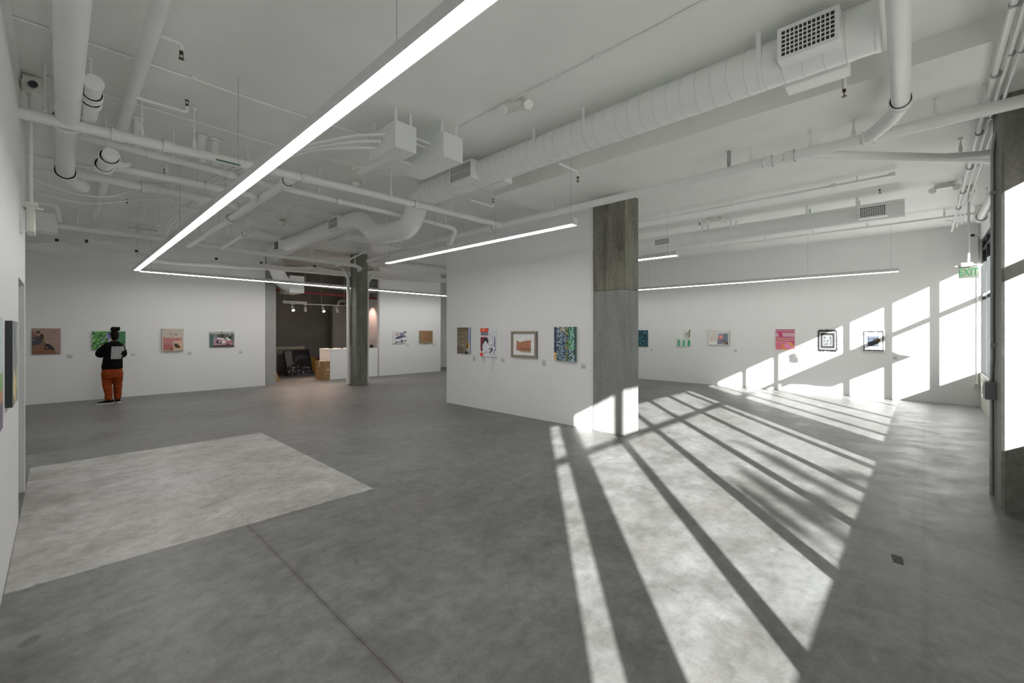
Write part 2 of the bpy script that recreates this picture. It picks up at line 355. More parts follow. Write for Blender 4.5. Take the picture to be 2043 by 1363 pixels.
# unseen board added outside, cut to the shadow it throws through the far windows
oy = -1.45; sh = (oy+1.02); sx = sh/math.tan(math.radians(SUN_A)); sz = -sh*0.5614
ob = [(9.70,2.31),(9.97,2.30),(10.45,2.09),(10.69,1.95),(11.07,1.78),(12.96,1.78),(12.69,1.94),(12.45,2.16),(11.70,2.50),(9.70,2.50)]
struct('shadow_board', MB().prism([(x+sx, oy, z+sz) for x, z in ob], (0, -0.02, 0)), M_SPAN, 'unseen dark board cut to the shadow it throws through the far windows')
t = thing('street_tree', 'leafy street tree outside throwing dappled shade on the floor', 'tree', (-4.6, -7.4, -0.15))
part('trunk', MB().tube([(-4.6,-7.4,-0.15),(-4.55,-7.35,1.6),(-4.2,-7.2,3.2)], [0.10,0.08,0.05], 10), M_BARK, t)
lv = MB(); rnd = random.Random(3)
def sunback(xw, zw, d): return Vector((xw - d*math.cos(a)*math.cos(e), -1.02 - d*math.sin(a)*math.cos(e), zw + d*math.sin(e)))
for cx_, cz_, rx_, rz_, num in ((3.70,1.20,0.09,0.34,240),(2.72,1.14,0.10,0.30,220),(2.28,1.16,0.09,0.24,130),(3.0,0.98,0.35,0.08,90),(4.35,0.95,0.28,0.05,60),(4.7,0.86,0.16,0.04,30)):
    for _ in range(num):
        c = sunback(cx_+rnd.gauss(0, rx_*0.6), cz_+rnd.gauss(0, rz_*0.55), 9.5+rnd.gauss(0, 0.5))
        u_ = Vector((rnd.gauss(0,1), rnd.gauss(0,1), rnd.gauss(0,1))).normalized(); v_ = u_.orthogonal().normalized(); s_ = rnd.uniform(0.03, 0.06)
        lv.add([c-u_*s_*1.6, c+v_*s_*0.6, c+u_*s_*1.6, c-v_*s_*0.6], [(0,1,2,3)])
fo = part('foliage', lv, M_LEAF, t, smooth=False); fo['kind'] = 'stuff'
for bx in (3.7, 2.7, 2.2, 4.5):
    q = sunback(bx, 0.9, 9.5); part('branch', MB().tube([(-4.2,-7.2,3.2), ((q.x-4.2)/2, (q.y-7.2)/2, (q.z+3.2)/2-0.1), q], [0.04,0.03,0.012], 6), M_BARK, t)

# ================================================================== COLUMNS
def column(name, label, x0, y0, x1, y1, ztop, lifts, bev=0.02):
    t = thing(name, label, 'column', ((x0+x1)/2, (y0+y1)/2, 0))
    z = 0
    for nm, zt, mt in lifts:
        part(nm, MB().box(x0, y0, z, x1, y1, zt), mt, t, bev=0.012, smooth=False); z = zt
    return t
c1 = column('concrete_column', 'square bare concrete column at the end of the white partition', 6.325, 3.50, 6.78, 4.11, ZD, [('lower_lift', 2.385, M_COLLO), ('upper_lift', ZD, M_COLUP)])
part('stain', MB().prism([(6.3235,3.93,1.62),(6.3235,3.97,1.69),(6.3235,4.00,1.68),(6.3235,3.99,1.62),(6.3235,3.96,1.585)], (-0.0008,0,0)), M_GBOX, c1, 'dark paint stain')
c2 = thing('window_pier', 'broad sunlit concrete column at the right edge by the windows', 'column', (6.53, -0.85, 0))
part('shaft', MB().prism([(6.20,-0.535,0),(6.89,-0.535,0),(6.89,-1.16,0),(6.18,-1.16,0),(6.18,-0.555,0)], (0,0,ZD)), M_COLR, c2, smooth=False)
c3 = column('concrete_column', 'stained concrete column between two white downpipes at the back', 6.405, 12.83, 6.79, 13.22, ZC, [('lower_lift', 2.4, M_COLB), ('upper_lift', ZC, M_COLB)])
t = thing('downpipe', 'white downpipe running down the left side of the far column', 'pipe', (6.33, 13.20, 0))
part('pipe_run', MB().tube([(6.33,13.20,0.03),(6.33,13.20,3.35),(6.31,13.3,3.55),(6.25,13.5,3.7)], 0.055, 14), W_PIPE, t)
part('collar', MB().tube([(6.33,13.20,0.0),(6.33,13.20,0.03)], 0.075, 14), M_STEEL, t); part('cleanout', MB().tube([(6.30,13.14,0.45),(6.27,13.07,0.45)], 0.045, 12), W_PIPE, t)
part('bracket', MB().box(6.33,13.14,0.98,6.46,13.16,1.0), M_STEEL, t)
t = thing('downpipe', 'white downpipe with a bent top right of the far column', 'pipe', (6.885, 13.05, 0))
part('pipe_run', MB().tube([(6.885,13.05,0.03),(6.885,13.05,3.18),(6.93,13.08,3.32),(7.15,13.2,3.58)], 0.055, 14), W_PIPE, t)
part('collar', MB().tube([(6.885,13.05,0.0),(6.885,13.05,0.03)], 0.075, 14), M_STEEL, t); part('outlet_plate', MB().box(6.85,12.985,0.86,6.92,12.998,0.97), W_FIX, t)
# services on the window pier
t = thing('conduit_run', 'steel conduit climbing the inner face of the window-side column', 'conduit', (6.62, -0.51, 0))
part('conduit', MB().tube([(6.70,-0.512,0.0),(6.70,-0.512,0.93),(6.70,-0.512,1.15),(6.66,-0.512,1.32),(6.60,-0.512,1.45),(6.60,-0.512,3.55),(6.60,-0.53,3.72),(6.60,-0.65,3.80)], 0.018, 10), M_STEEL, t)
part('clamp', MB().box(6.565,-0.534,1.55,6.635,-0.49,1.58), M_STEEL, t); part('clamp', MB().box(6.565,-0.534,3.1,6.635,-0.49,3.13), M_STEEL, t)
t = thing('outlet_box', 'grey metal outlet box on the window-side column', 'outlet', (6.66, -0.48, 1.08))
part('box_body', MB().box(6.56,-0.534,1.0,6.76,-0.455,1.18), M_GBOX, t, bev=0.004); part('cover', MB().box(6.575,-0.455,1.015,6.70,-0.44,1.165), W_FIX, t)
part('socket', MB().box(6.60,-0.44,1.05,6.67,-0.436,1.13), M_STEEL, t)
t = thing('conduit_run', 'white conduit dropping down the sunlit corner beside the windows', 'conduit', (14.36, -0.88, 0.5))
part('conduit', MB().tube([(14.355,-0.885,0.5),(14.355,-0.885,4.08),(14.30,-0.87,4.12),(13.9,-0.55,4.125),(13.4,-0.35,4.125)], 0.014, 8), W_PIPE, t)
t = thing('outlet_box', 'small white socket box low in the corner of the sunlit wall', 'outlet', (14.35, -0.87, 0.46))
part('box_body', MB().box(14.30,-0.90,0.42,14.38,-0.82,0.52), W_FIX, t, bev=0.004); part('socket', MB().box(14.297,-0.88,0.44,14.30,-0.84,0.50), M_STEEL, t)

# ================================================================== CEILING SERVICES
def fillet(pts, rad, seg=5):
    P = [Vector(p) for p in pts]; out = [P[0]]
    for i in range(1, len(P)-1):
        d0 = (P[i-1]-P[i]); d1 = (P[i+1]-P[i]); r = min(rad, d0.length*0.45, d1.length*0.45)
        p0 = P[i]+d0.normalized()*r; p1 = P[i]+d1.normalized()*r
        for k in range(seg+1):
            s_ = k/seg; out.append(p0*(1-s_)**2 + P[i]*2*s_*(1-s_) + p1*s_**2)
    out.append(P[-1]); return out
def hanger(t, x, y, ztop, zp, r, mat=None):
    mat = mat or W_PIPE
    part('hanger_rod', MB().tube([(x,y,ztop),(x,y,zp+r+0.06)], 0.006, 6), mat, t)
    part('ceiling_anchor', MB().tube([(x,y,ztop),(x,y,ztop-0.025)], 0.02, 8), mat, t)
    m = MB(); k = 12
    ring = [(x + (r+0.006)*math.cos(2*PI*i/k), y, zp + (r+0.006)*math.sin(2*PI*i/k)) for i in range(k+1)]
    return m
def clevis(t, x, y, ztop, zp, r, axis='X', mat=None):
    mat = mat or W_PIPE
    m = MB().tube([(x,y,ztop),(x,y,zp+r+0.07)], 0.008, 6); m.tube([(x,y,zp+r+0.10),(x,y,zp+r+0.02)], [0.009,0.022], 8); m.tube([(x,y,ztop),(x,y,ztop-0.02)], 0.022, 8)
    part('hanger_rod', m, mat, t)
    m = MB(); q = r+0.004
    d = (0,1) if axis == 'X' else (1,0); al = (1,0) if axis == 'X' else (0,1)
    pts = [(q*math.sin(g), q*math.cos(g)) for g in [PI*j/10 for j in range(-9, 10)]]
    pts = [(0.012, r+0.08)] + [(p[0], -p[1]) for p in pts][::-1] + [(-0.012, r+0.08)]
    for (u0,v0),(u1,v1) in zip(pts[:-1], pts[1:]):
        w_ = 0.013
        A = [(x+d[0]*u0+al[0]*s_, y+d[1]*u0+al[1]*s_, zp+v0) for s_ in (-w_, w_)]; B = [(x+d[0]*u1+al[0]*s_, y+d[1]*u1+al[1]*s_, zp+v1) for s_ in (w_, -w_)]
        m.add(A+B, [(0,1,2,3)])
    part('clevis', m, mat, t)
def coupling(t, p, axis, r, ln=0.09, mat=None):
    v = {'X':Vector((1,0,0)),'Y':Vector((0,1,0)),'Z':Vector((0,0,1))}[axis]*ln/2; p = Vector(p); m = MB()
    m.tube([p-v, p+v], r*1.16, 16); m.tube([p-v, p-v*0.66], r*1.30, 16); m.tube([p+v*0.66, p+v], r*1.30, 16)
    part('coupling', m, mat or W_PIPE, t)
def pipe(name, label, pts, r, cat='pipe', rad=0.12, hang=(), coup=(), axis='X', n=14, mat=None):
    t = thing(name, label, cat, pts[0])
    part('pipe_run', MB().tube(fillet(pts, rad), r, n), mat or W_PIPE, t)
    for x, y, zt in hang:
        best = min(range(len(pts)-1), key=lambda i: (Vector(pts[i])+Vector(pts[i+1])-2*Vector((x,y,pts[i][2]))).length)
        A, B = Vector(pts[best]), Vector(pts[best+1]); ab = B-A; s_ = max(0, min(1, (Vector((x,y,A.z))-A).dot(ab)/ab.length_squared))
        q = A+ab*s_; clevis(t, q.x, q.y, zt, q.z, r, axis, mat)
    for c_ in coup: coupling(t, c_[:3], c_[3] if len(c_) > 3 else axis, r, mat=mat)
    return t
def conduit(label, pts, r=0.011, rad=0.1, boxes=(), straps=(), name='conduit_run', mat=None, rings=()):
    t = thing(name, label, 'conduit', pts[0])
    part('conduit', MB().tube(fillet(pts, rad), r, 8), mat or W_PIPE, t)
    for x, y, z in straps: part('strap', MB().box(x-0.02,y-0.02,z-r-0.004,x+0.02,y+0.02,z+r+0.012), mat or W_PIPE, t)
    for x, y, z in rings: part('ring_clamp', MB().tube([(x-0.012,y,z),(x+0.012,y,z)], r*1.7, 12), M_STEEL, t); part('hanger_rod', MB().tube([(x,y,z+r),(x,y,ZD if 4.99 < x < 8.7 else ZC)], 0.006, 6), W_PIPE, t)
    for x, y, z in boxes: part('junction_box', MB().box(x-0.05,y-0.05,z-0.03,x+0.05,y+0.05,z+0.03), mat or W_PIPE, t, bev=0.004)
    return t

# --- main pipes along X on the left half
t = pipe('drain_pipe', 'long white drain pipe crossing the ceiling nearest the camera from the left wall', [(-0.26,5.81,3.64),(2.8,5.81,3.695),(5.80,5.81,3.72)], 0.05, 'pipe', hang=[(-0.087,5.81,ZC),(0.589,5.81,ZC),(1.03,5.81,ZC),(3.45,5.81,ZC),(4.6,5.81,ZC)],
     coup=[(0.40,5.81,3.652),(0.80,5.81,3.66),(3.9,5.81,3.707),(2.2,5.81,3.685)])
part('printed_band', MB().box(1.22,5.757,3.628,1.46,5.765,3.640), plain('green_print', (0.03,0.14,0.07), 0.6), t, 'line of green lettering on the pipe')
pipe('drain_pipe', 'white pipe just behind the long drain pipe ending in a bend down', [(0.15,6.56,3.80),(2.25,6.56,3.725),(5.05,6.56,3.70),(5.35,6.60,3.69),(5.45,6.85,3.55),(5.45,6.95,3.35)], 0.042, rad=0.2, hang=[(0.96,6.56,ZC),(1.75,6.56,ZC),(2.7,6.56,ZC),(3.4,6.56,ZC),(5.05,6.56,ZC)], coup=[(0.2,6.56,3.80),(0.75,6.56,3.78),(1.55,6.56,3.75),(1.68,6.56,3.746),(3.0,6.56,3.718)])
for i, (x, lb) in enumerate(((1.23,'left of two short white risers standing on the second pipe'),(1.37,'right of two short white risers standing on the second pipe'),(0.62,'single short white riser above the second pipe near the left'))):
    t = pipe('riser_pipe', lb, [(x,6.52,ZC),(x,6.54,3.80)], 0.042); part('collar', MB().tube([(x,6.52,ZC-0.01),(x,6.52,ZC-0.04)], 0.06, 14), W_PIPE, t)
pipe('drain_pipe', 'white pipe with a bent end third back from the camera on the left', [(0.30,7.0,3.67),(1.60,7.0,3.655),(1.95,7.0,3.66),(2.02,7.25,3.66)], 0.047, rad=0.16, hang=[(0.95,7.0,ZC)], coup=[(0.45,7.0,3.665),(0.38,7.0,3.667),(1.4,7.0,3.66)])
pipe('drain_pipe', 'white pipe with an open stub end fourth back on the left', [(0.15,8.0,3.765),(1.55,8.0,3.735),(1.95,8.0,3.735),(2.03,8.2,3.735)], 0.06, rad=0.16, hang=[(0.42,8.0,ZC),(1.1,8.0,ZC)], coup=[(0.20,8.0,3.764),(0.26,8.0,3.763),(0.85,8.0,3.75),(0.92,8.0,3.75)])
pipe('drain_pipe', 'long white pipe along the ceiling in front of the back wall', [(-0.82,12.3,3.77),(1.64,12.3,3.77),(3.5,12.3,3.70),(6.1,12.3,3.66),(6.4,12.5,3.62),(6.45,12.75,3.60)], 0.055, hang=[(0.26,12.3,ZC),(1.3,12.3,ZC),(3.4,12.3,ZC),(4.86,12.3,ZC),(6.0,12.3,ZC)], coup=[(1.75,12.3,3.765),(1.9,12.3,3.76),(4.2,12.3,3.69)])
# --- pipes along Y on the left half
t = pipe('vent_pipe', 'thickest white pipe running away from the camera beside the left wall', [(0.055,2.4,3.70),(0.055,8.0,3.70),(0.22,8.35,3.68)], 0.085, rad=0.25, axis='Y', n=20, coup=[(0.055,5.9,3.70),(0.055,7.8,3.70)], hang=[(0.055,5.2,ZC),(0.055,7.2,ZC)])
pipe('vent_pipe', 'slanting white pipe second from the left wall running to the back', [(0.495,2.6,4.02),(0.495,12.2,4.02)], 0.055, axis='Y', hang=[(0.495,7.0,ZC),(0.495,10.0,ZC)])
conduit('thin white conduit running to the back between wall and thick pipe', [(-0.035,2.8,4.11),(-0.03,9.0,4.11)], 0.016, straps=[(-0.034,5.1,4.115),(-0.032,7.0,4.115)])
t = pipe('cleanout_pipe', 'white cleanout pipe with a round end cap facing the camera', [(0.198,4.95,3.74),(0.198,5.72,3.74)], 0.058, axis='Y', coup=[(0.198,5.2,3.74),(0.198,5.35,3.74)], hang=[(0.198,5.42,ZC)])
part('end_cap', MB().tube([(0.198,4.92,3.74),(0.198,4.96,3.74)], 0.066, 18), W_PIPE, t); part('branch', MB().tube(fillet([(0.198,5.05,3.74),(0.10,5.05,3.80),(0.06,5.0,3.86)], 0.05), 0.04, 12), W_PIPE, t)
t = pipe('cleanout_pipe', 'white cleanout pipe hanging below the long drain pipe', [(0.37,6.05,3.52),(0.35,6.80,3.58)], 0.068, axis='Y', coup=[(0.366,6.2,3.53),(0.352,6.72,3.575)], hang=[(0.36,6.5,ZC)])
part('end_cap', MB().tube([(0.352,6.80,3.58),(0.351,6.84,3.583)], 0.078, 18), W_PIPE, t); part('branch', MB().tube(fillet([(0.36,6.6,3.57),(0.50,6.62,3.60),(0.56,6.72,3.66)], 0.05), 0.03, 12), W_PIPE, t)
pipe('drain_pipe', 'white pipe running back under the ceiling right of the long light strip', [(2.08,5.95,3.68),(2.08,12.3,3.68)], 0.062, axis='Y', hang=[(2.08,7.6,ZC),(2.08,9.6,ZC),(2.08,11.2,ZC)], coup=[(2.08,6.1,3.68),(2.08,8.8,3.68)])
t = pipe('drain_pipe', 'white pipe with a round capped end below a pair of risers', [(2.72,10.15,3.78),(2.72,12.25,3.70)], 0.045, axis='Y', coup=[(2.72,10.2,3.78),(2.72,10.45,3.77)])
part('riser', MB().tube([(2.72,10.21,ZC),(2.72,10.21,3.80)], 0.042, 12), W_PIPE, t); part('riser', MB().tube([(2.45,10.6,ZC),(2.45,10.6,3.75)], 0.04, 12), W_PIPE, t)
conduit('thin white conduit on the ceiling from the left wall to the first box', [(-0.25,5.11,4.135),(1.48,5.10,4.135),(2.70,5.03,4.135),(4.0,5.0,4.135)], 0.013, straps=[(0.1,5.11,4.14),(0.9,5.1,4.14),(2.0,5.07,4.14)])
conduit('thin white conduit crossing the ceiling behind the long drain pipe', [(-0.1,6.08,4.135),(1.78,6.14,4.135),(4.0,6.02,4.135)], 0.012, straps=[(0.5,6.1,4.14),(2.4,6.1,4.14)])
t = conduit('thin white conduit over the back half running across the ceiling', [(-0.5,8.9,4.135),(4.0,8.9,4.135)], 0.011)
conduit('slim white conduit pair member nearest the alcove ceiling', [(-0.5,9.6,4.135),(3.9,9.6,4.135)], 0.011)
conduit('drooping white cable looped between the left pipes', [(-0.4,8.2,3.70),(0.1,8.3,3.55),(0.5,8.5,3.62),(1.0,8.7,4.0),(1.4,8.8,4.13)], 0.011, rad=0.3)
conduit('drooping white cable hanging lower between the left pipes', [(-0.4,8.6,3.60),(0.2,8.7,3.50),(0.7,8.9,3.70),(1.3,9.2,3.98)], 0.012, rad=0.3)
# --- conduit bundle to the junction boxes, on trapeze bars
for i, dx in enumerate((0.0, 0.07, 0.14)):
    conduit(('left','middle','right')[i] + ' conduit of the three curving from the first box to the trapeze bars', [(2.52,4.35+dx*1.2,3.90-0.05*i),(2.30,4.60+dx,3.90-0.05*i),(1.95+dx,5.25,3.86),(1.48+dx,6.9,3.825),(1.45+dx,12.0,3.825)], 0.017, rad=0.5)
for y, lb in ((7.45,'nearest trapeze bar carrying three conduits'),(9.10,'middle trapeze bar carrying three conduits'),(10.9,'farthest trapeze bar carrying three conduits')):
    t = thing('trapeze_hanger', lb, 'bracket', (1.5, y, 3.77))
    part('channel_bar', MB().box(1.33,y-0.02,3.765,1.72,y+0.02,3.807), W_PIPE, t)
    for x in (1.36, 1.69): part('hanger_rod', MB().tube([(x,y,ZC),(x,y,3.77)], 0.006, 6), W_PIPE, t)
# --- pull boxes
def pullbox(label, x0, y0, x1, y1, z0=3.71, z1=4.0):
    t = thing('junction_box', label, 'box', ((x0+x1)/2, (y0+y1)/2, z0))
    part('enclosure', MB().box(x0,y0,z0,x1,y1,z1), W_BOX, t, bev=0.004, smooth=False)
    part('lid', MB().box(x0+0.006,y0+0.006,z0-0.004,x1-0.006,y1-0.006,z0), W_BOX, t)
    for fx, fy in ((0.15,0.1),(0.85,0.1),(0.15,0.9),(0.85,0.9)):
        part('mounting_stub', MB().tube([(x0+(x1-x0)*fx,y0+(y1-y0)*fy,z1),(x0+(x1-x0)*fx,y0+(y1-y0)*fy,ZC)], 0.016, 8), W_PIPE, t)
    for fx in (0.25, 0.75): part('screw', MB().tube([(x0+(x1-x0)*fx,y0+0.02,z0-0.004),(x0+(x1-x0)*fx,y0+0.02,z0-0.008)], 0.006, 8), M_STEEL, t)
    return t
t = pullbox('left of the two white steel boxes hung from the ceiling', 2.52, 4.15, 2.79, 4.73)
part('strut', MB().tube([(2.62,4.45,3.71),(2.62,5.2,3.40+0.31)], 0.012, 8), W_PIPE, t); part('strut', MB().tube([(2.66,4.45,3.71),(2.66,5.2,3.71)], 0.012, 8), W_PIPE, t)
t = pullbox('right, longer white steel box hung from the ceiling', 3.04, 3.98, 3.325, 4.82)
for i, (y, z) in enumerate(((4.25,3.93),(4.32,3.90),(4.62,3.78))):
    conduit(('upper','middle','lower')[i] + ' short conduit linking the two white steel boxes', [(2.79,y,z),(3.04,y,z)], 0.014)
conduit('thin grey conduit on the ceiling running from the boxes towards the camera', [(3.30,4.0,4.138),(3.30,1.63,4.138),(3.25,0.2,4.138)], 0.010, straps=[(3.3,3.55,4.14),(3.3,2.6,4.14),(3.29,2.1,4.14)])

# --- round ducts with registers
def register(t, x, y0, y1, z0, z1, side, nb=(12, 6), deep=0.16):
    xf = x; xb = x - side*deep
    b = part('register', MB().box(min(xf,xb), y0, z0, max(xf,xb), y1, z1), W_DUCT, t, bev=0.004, smooth=False)
    fw = 0.028; xo = xf + side*0.004
    m = MB()
    m.box(xf,y0,z0,xo+side*0.004,y0+fw,z1); m.box(xf,y1-fw,z0,xo+side*0.004,y1,z1); m.box(xf,y0+fw,z0,xo+side*0.004,y1-fw,z0+fw); m.box(xf,y0+fw,z1-fw,xo+side*0.004,y1-fw,z1)
    part('register_frame', m, W_DUCT, b)
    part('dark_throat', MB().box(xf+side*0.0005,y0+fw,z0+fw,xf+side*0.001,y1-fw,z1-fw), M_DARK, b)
    Y0, Y1, Z0, Z1 = y0+fw, y1-fw, z0+fw, z1-fw
    for i in range(1, nb[0]): yy = Y0+(Y1-Y0)*i/nb[0]; part('grille_bar', MB().box(xf,yy-0.004,Z0,xo,yy+0.004,Z1), W_DUCT, b)
    for i in range(1, nb[1]): zz = Z0+(Z1-Z0)*i/nb[1]; part('grille_bar', MB().box(xf,Y0,zz-0.004,xo+side*0.001,Y1,zz+0.004), W_DUCT, b)
XD, ZDU, RD = 4.13, 3.935, 0.178
t = thing('round_duct', 'big round spiral duct sweeping across the ceiling above the camera', 'duct', (XD, 0.24, ZDU))
dpath = fillet([(XD,0.24,ZDU),(XD,6.05,ZDU),(XD+0.02,6.36,3.47),(XD,7.45,3.50),(XD,8.05,ZDU),(XD,12.1,ZDU)], 0.30, 6)
part('duct_run', MB().tube(dpath, RD, 36), W_DUCT, t)
part('end_cap', MB().tube([(XD,0.225,ZDU),(XD,0.25,ZDU)], RD+0.006, 36), W_DUCT, t)
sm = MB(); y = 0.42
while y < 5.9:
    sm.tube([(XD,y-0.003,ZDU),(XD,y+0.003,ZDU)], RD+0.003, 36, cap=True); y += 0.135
part('spiral_seams', sm, plain('duct_seam_shade', (0.70,0.71,0.705), 0.5), t)  # darker tone paints in the shading that the ribs barely catch
for y in (0.98, 2.69, 3.40, 8.42, 10.86):
    m = MB(); q = RD+0.003
    arc = [(XD+q*math.cos(g), ZDU+q*math.sin(g)) for g in [PI-0.0+PI*j/16 for j in range(17)]]
    arc = [(XD-q, ZC)] + arc + [(XD+q, ZC)]
    for (x0,z0),(x1,z1) in zip(arc[:-1], arc[1:]): m.add([(x0,y-0.018,z0),(x0,y+0.018,z0),(x1,y+0.018,z1),(x1,y-0.018,z1)], [(0,1,2,3)])
    part('strap', m, W_DUCT, t)
for y in (5.95, 7.55, 7.4, 6.5):
    pass
register(t, 3.885, 0.44, 0.83, 3.81, 4.06, -1); register(t, 4.43, 0.43, 0.86, 3.775, 4.0, 1, (3,3))
register(t, 3.885, 4.46, 4.94, 3.80, 4.06, -1, (22, 2)); register(t, 4.40, 4.20, 4.62, 3.775, 4.0, 1, (3,3))
register(t, 3.885, 8.55, 9.0, 3.80, 4.05, -1, (14, 2)); register(t, 3.885, 11.95, 12.3, 3.80, 4.05, -1, (3,3))
t = thing('round_duct', 'round duct elbow dropping into the alcove behind the light strip', 'duct', (4.6, 12.2, 3.7))
part('duct_run', MB().tube(fillet([(4.13,12.0,3.93),(4.22,13.3,3.91),(4.45,14.1,3.78),(4.85,14.65,3.22),(5.5,15.3,3.20)], 0.45, 8), 0.205, 28), W_DUCT, t)
part('plenum_box', MB().box(5.1,14.7,2.95,5.55,15.6,3.5), W_DUCT, t)
t = thing('rectangular_duct', 'flat white rectangular box hung below the ceiling near the far column', 'duct', (5.1, 9.5, 3.7))
part('casing', MB().box(4.28,9.12,3.70,5.74,9.95,3.83), W_BOX, t, bev=0.006, smooth=False)
for x in (4.5, 5.6):
    for y in (9.2, 9.85): part('hanger_rod', MB().tube([(x,y,ZC),(x,y,3.83)], 0.006, 6), W_PIPE, t)
conduit('thin white conduit bent over the flat white box', [(4.1,8.5,3.85),(5.6,9.0,3.95),(6.2,9.0,3.95),(6.2,9.0,3.7)], 0.012)
# far duct near the sunlit wall
t = thing('round_duct', 'second long duct hung parallel to the sunlit right wall', 'duct', (10.2, 0.25, 3.86))
part('duct_run', MB().tube([(10.2,0.25,3.86),(10.2,8.5,3.86)], 0.165, 28), W_DUCT, t); part('end_cap', MB().tube([(10.2,0.24,3.86),(10.2,0.26,3.86)], 0.17, 28), W_DUCT, t)
for y in (0.88, 1.65, 3.02, 3.62):
    m = MB(); q = 0.168
    arc = [(10.2-q, ZC)] + [(10.2+q*math.cos(g), 3.86+q*math.sin(g)) for g in [PI+PI*j/14 for j in range(15)]] + [(10.2+q, ZC)]
    for (x0,z0),(x1,z1) in zip(arc[:-1], arc[1:]): m.add([(x0,y-0.02,z0),(x0,y+0.02,z0),(x1,y+0.02,z1),(x1,y-0.02,z1)], [(0,1,2,3)])
    part('strap', m, W_DUCT, t)
register(t, 9.99, 0.46, 0.86, 3.73, 3.95, -1, (14, 6)); register(t, 9.99, 4.35, 4.75, 3.76, 3.94, -1, (10, 5))
# --- drain along the column line, with branches
pipe('drain_pipe', 'long white drain pipe passing in front of the central column', [(5.83,-0.75,3.72),(5.83,9.5,3.72),(6.1,11.5,3.70)], 0.056, axis='Y', hang=[(5.83,-0.41,ZD),(5.83,-0.08,ZD),(5.83,0.54,ZD),(5.83,0.92,ZD),(5.83,1.53,ZD),(5.83,4.6,ZD),(5.83,6.9,ZC),(5.83,8.6,ZC)], coup=[(5.83,0.42,3.72),(5.83,1.12,3.72),(5.83,1.34,3.72),(5.83,6.1,3.72)], n=18)
t = thing('pipe_brace', 'dark slotted strut standing on the pipe ahead of the central column', 'bracket', (5.80, 1.78, 3.78))
part('strut_bar', MB().obox((5.77,1.76,3.865), (0,0,1), (1,0,0), (0,1,0), 0.085, 0.014, 0.02), M_STEEL, t); part('base_bolt', MB().tube([(5.83,1.78,3.76),(5.83,1.78,3.79)], 0.02, 8), M_STEEL, t)
pipe('drain_pipe', 'thick white pipe coming overhead from behind the camera into the column-line drain', [(2.6,0.09,3.80),(5.45,0.155,3.77),(5.83,0.42,3.72)], 0.066, rad=0.25, coup=[(5.25,0.15,3.775)], n=20)
pipe('drain_pipe', 'grey-shaded branch pipe cutting diagonally towards the window column', [(5.83,1.02,3.72),(7.70,-0.72,3.72)], 0.05, coup=[], n=14)
pipe('drain_pipe', 'short white pipe meeting the diagonal branch by the window column', [(7.47,-0.9,3.77),(7.42,-0.5,3.75),(7.11,-0.17,3.72)], 0.05, axis='Y', hang=[(7.44,-0.62,ZD),(7.25,-0.3,ZD)])
pipe('vent_pipe', 'white pipe along the window head with a riser at its end', [(8.6,-0.78,3.80),(12.1,-0.78,3.84),(12.35,-0.78,3.86),(12.38,-0.78,ZC)], 0.062, rad=0.12, hang=[(9.4,-0.78,ZC),(10.9,-0.78,ZC)], coup=[(11.9,-0.78,3.838),(12.37,-0.78,4.0,'Z')], n=16)
for i, (y, z) in enumerate(((-0.445,3.89),(-0.505,3.90),(-0.56,3.90))):
    conduit(('inner','middle','outer')[i] + ' white conduit of the bundle running along the ceiling beside the windows', [(2.0,y*0.97,z),(13.5-0.4*i,y,z)], 0.021 if i == 0 else 0.014, rings=[(3.9,y,z),(4.4,y,z),(5.5,y,z),(7.0,y,z),(8.4,y,z),(9.8,y,z),(11,y,z)] if i == 0 else [(5.2,y,z),(6.6,y,z),(7.9,y,z)])
t = thing('strut_channel', 'white channel strut with box ends under the ceiling beyond the column', 'bracket', (8.0, 0.35, 3.86))
part('channel', MB().box(7.98,0.30,3.862,8.02,4.4,3.892), W_PIPE, t)
for y in (0.32, 0.98): part('end_box', MB().box(7.95,y-0.035,3.85,8.05,y+0.035,3.905), W_PIPE, t)
for y in (0.7, 2.4, 4.0): part('hanger_rod', MB().tube([(8.0,y,ZD),(8.0,y,3.89)], 0.007, 6), W_PIPE, t)
t = pipe('sprinkler_pipe', 'thin white pipe parallel to the sunlit wall below the far duct', [(12.3,-0.75,4.0),(12.3,8.0,4.0)], 0.022, axis='Y', hang=[(12.3,-0.3,ZC),(12.3,0.9,ZC),(12.3,1.9,ZC),(12.3,2.9,ZC),(12.3,4.2,ZC)], coup=[(12.3,0.38,4.0),(12.3,1.25,4.0)], n=10)
# --- sprinkler heads
def sprinkler(label, x, y, z, d=(1,0), up=False, ln=0.22, drop=False):
    t = thing('fire_sprinkler', label, 'sprinkler', (x, y, z)); s_ = 1 if up else -1
    part('branch_pipe', MB().tube([(x,y,ZC),(x,y,z+s_*0.06)], 0.017, 10) if drop else MB().tube(fillet([(x-d[0]*ln, y-d[1]*ln, z), (x,y,z), (x,y,z+s_*0.06)], 0.03, 4), 0.017, 10), W_PIPE, t)
    m = MB().tube([(x,y,z+s_*0.06),(x,y,z+s_*0.085)], 0.014, 10); m.tube([(x,y,z+s_*0.12),(x,y,z+s_*0.125)], 0.02, 10)
    m.tube([(x-0.012,y,z+s_*0.085),(x-0.012,y,z+s_*0.12)], 0.003, 6); m.tube([(x+0.012,y,z+s_*0.085),(x+0.012,y,z+s_*0.12)], 0.003, 6)
    part('brass_head', m, M_BRASS, t)
sprinkler('sprinkler head on a bent arm under the middle of the big duct', 4.72, 3.30, 3.80, (1, 0), False, 0.42)
sprinkler('sprinkler head beside the big register at the right end of the duct', 4.70, 0.50, 3.86, (0, 1), False, 0.1, True)
sprinkler('upright sprinkler head just past the duct bend', 5.0, 5.2, 3.78, (1, 0), True, 0.5)
sprinkler('upright sprinkler head on a stub right of the slanting left pipe', 0.92, 5.55, 3.98, (1, 0), True, 0.4)
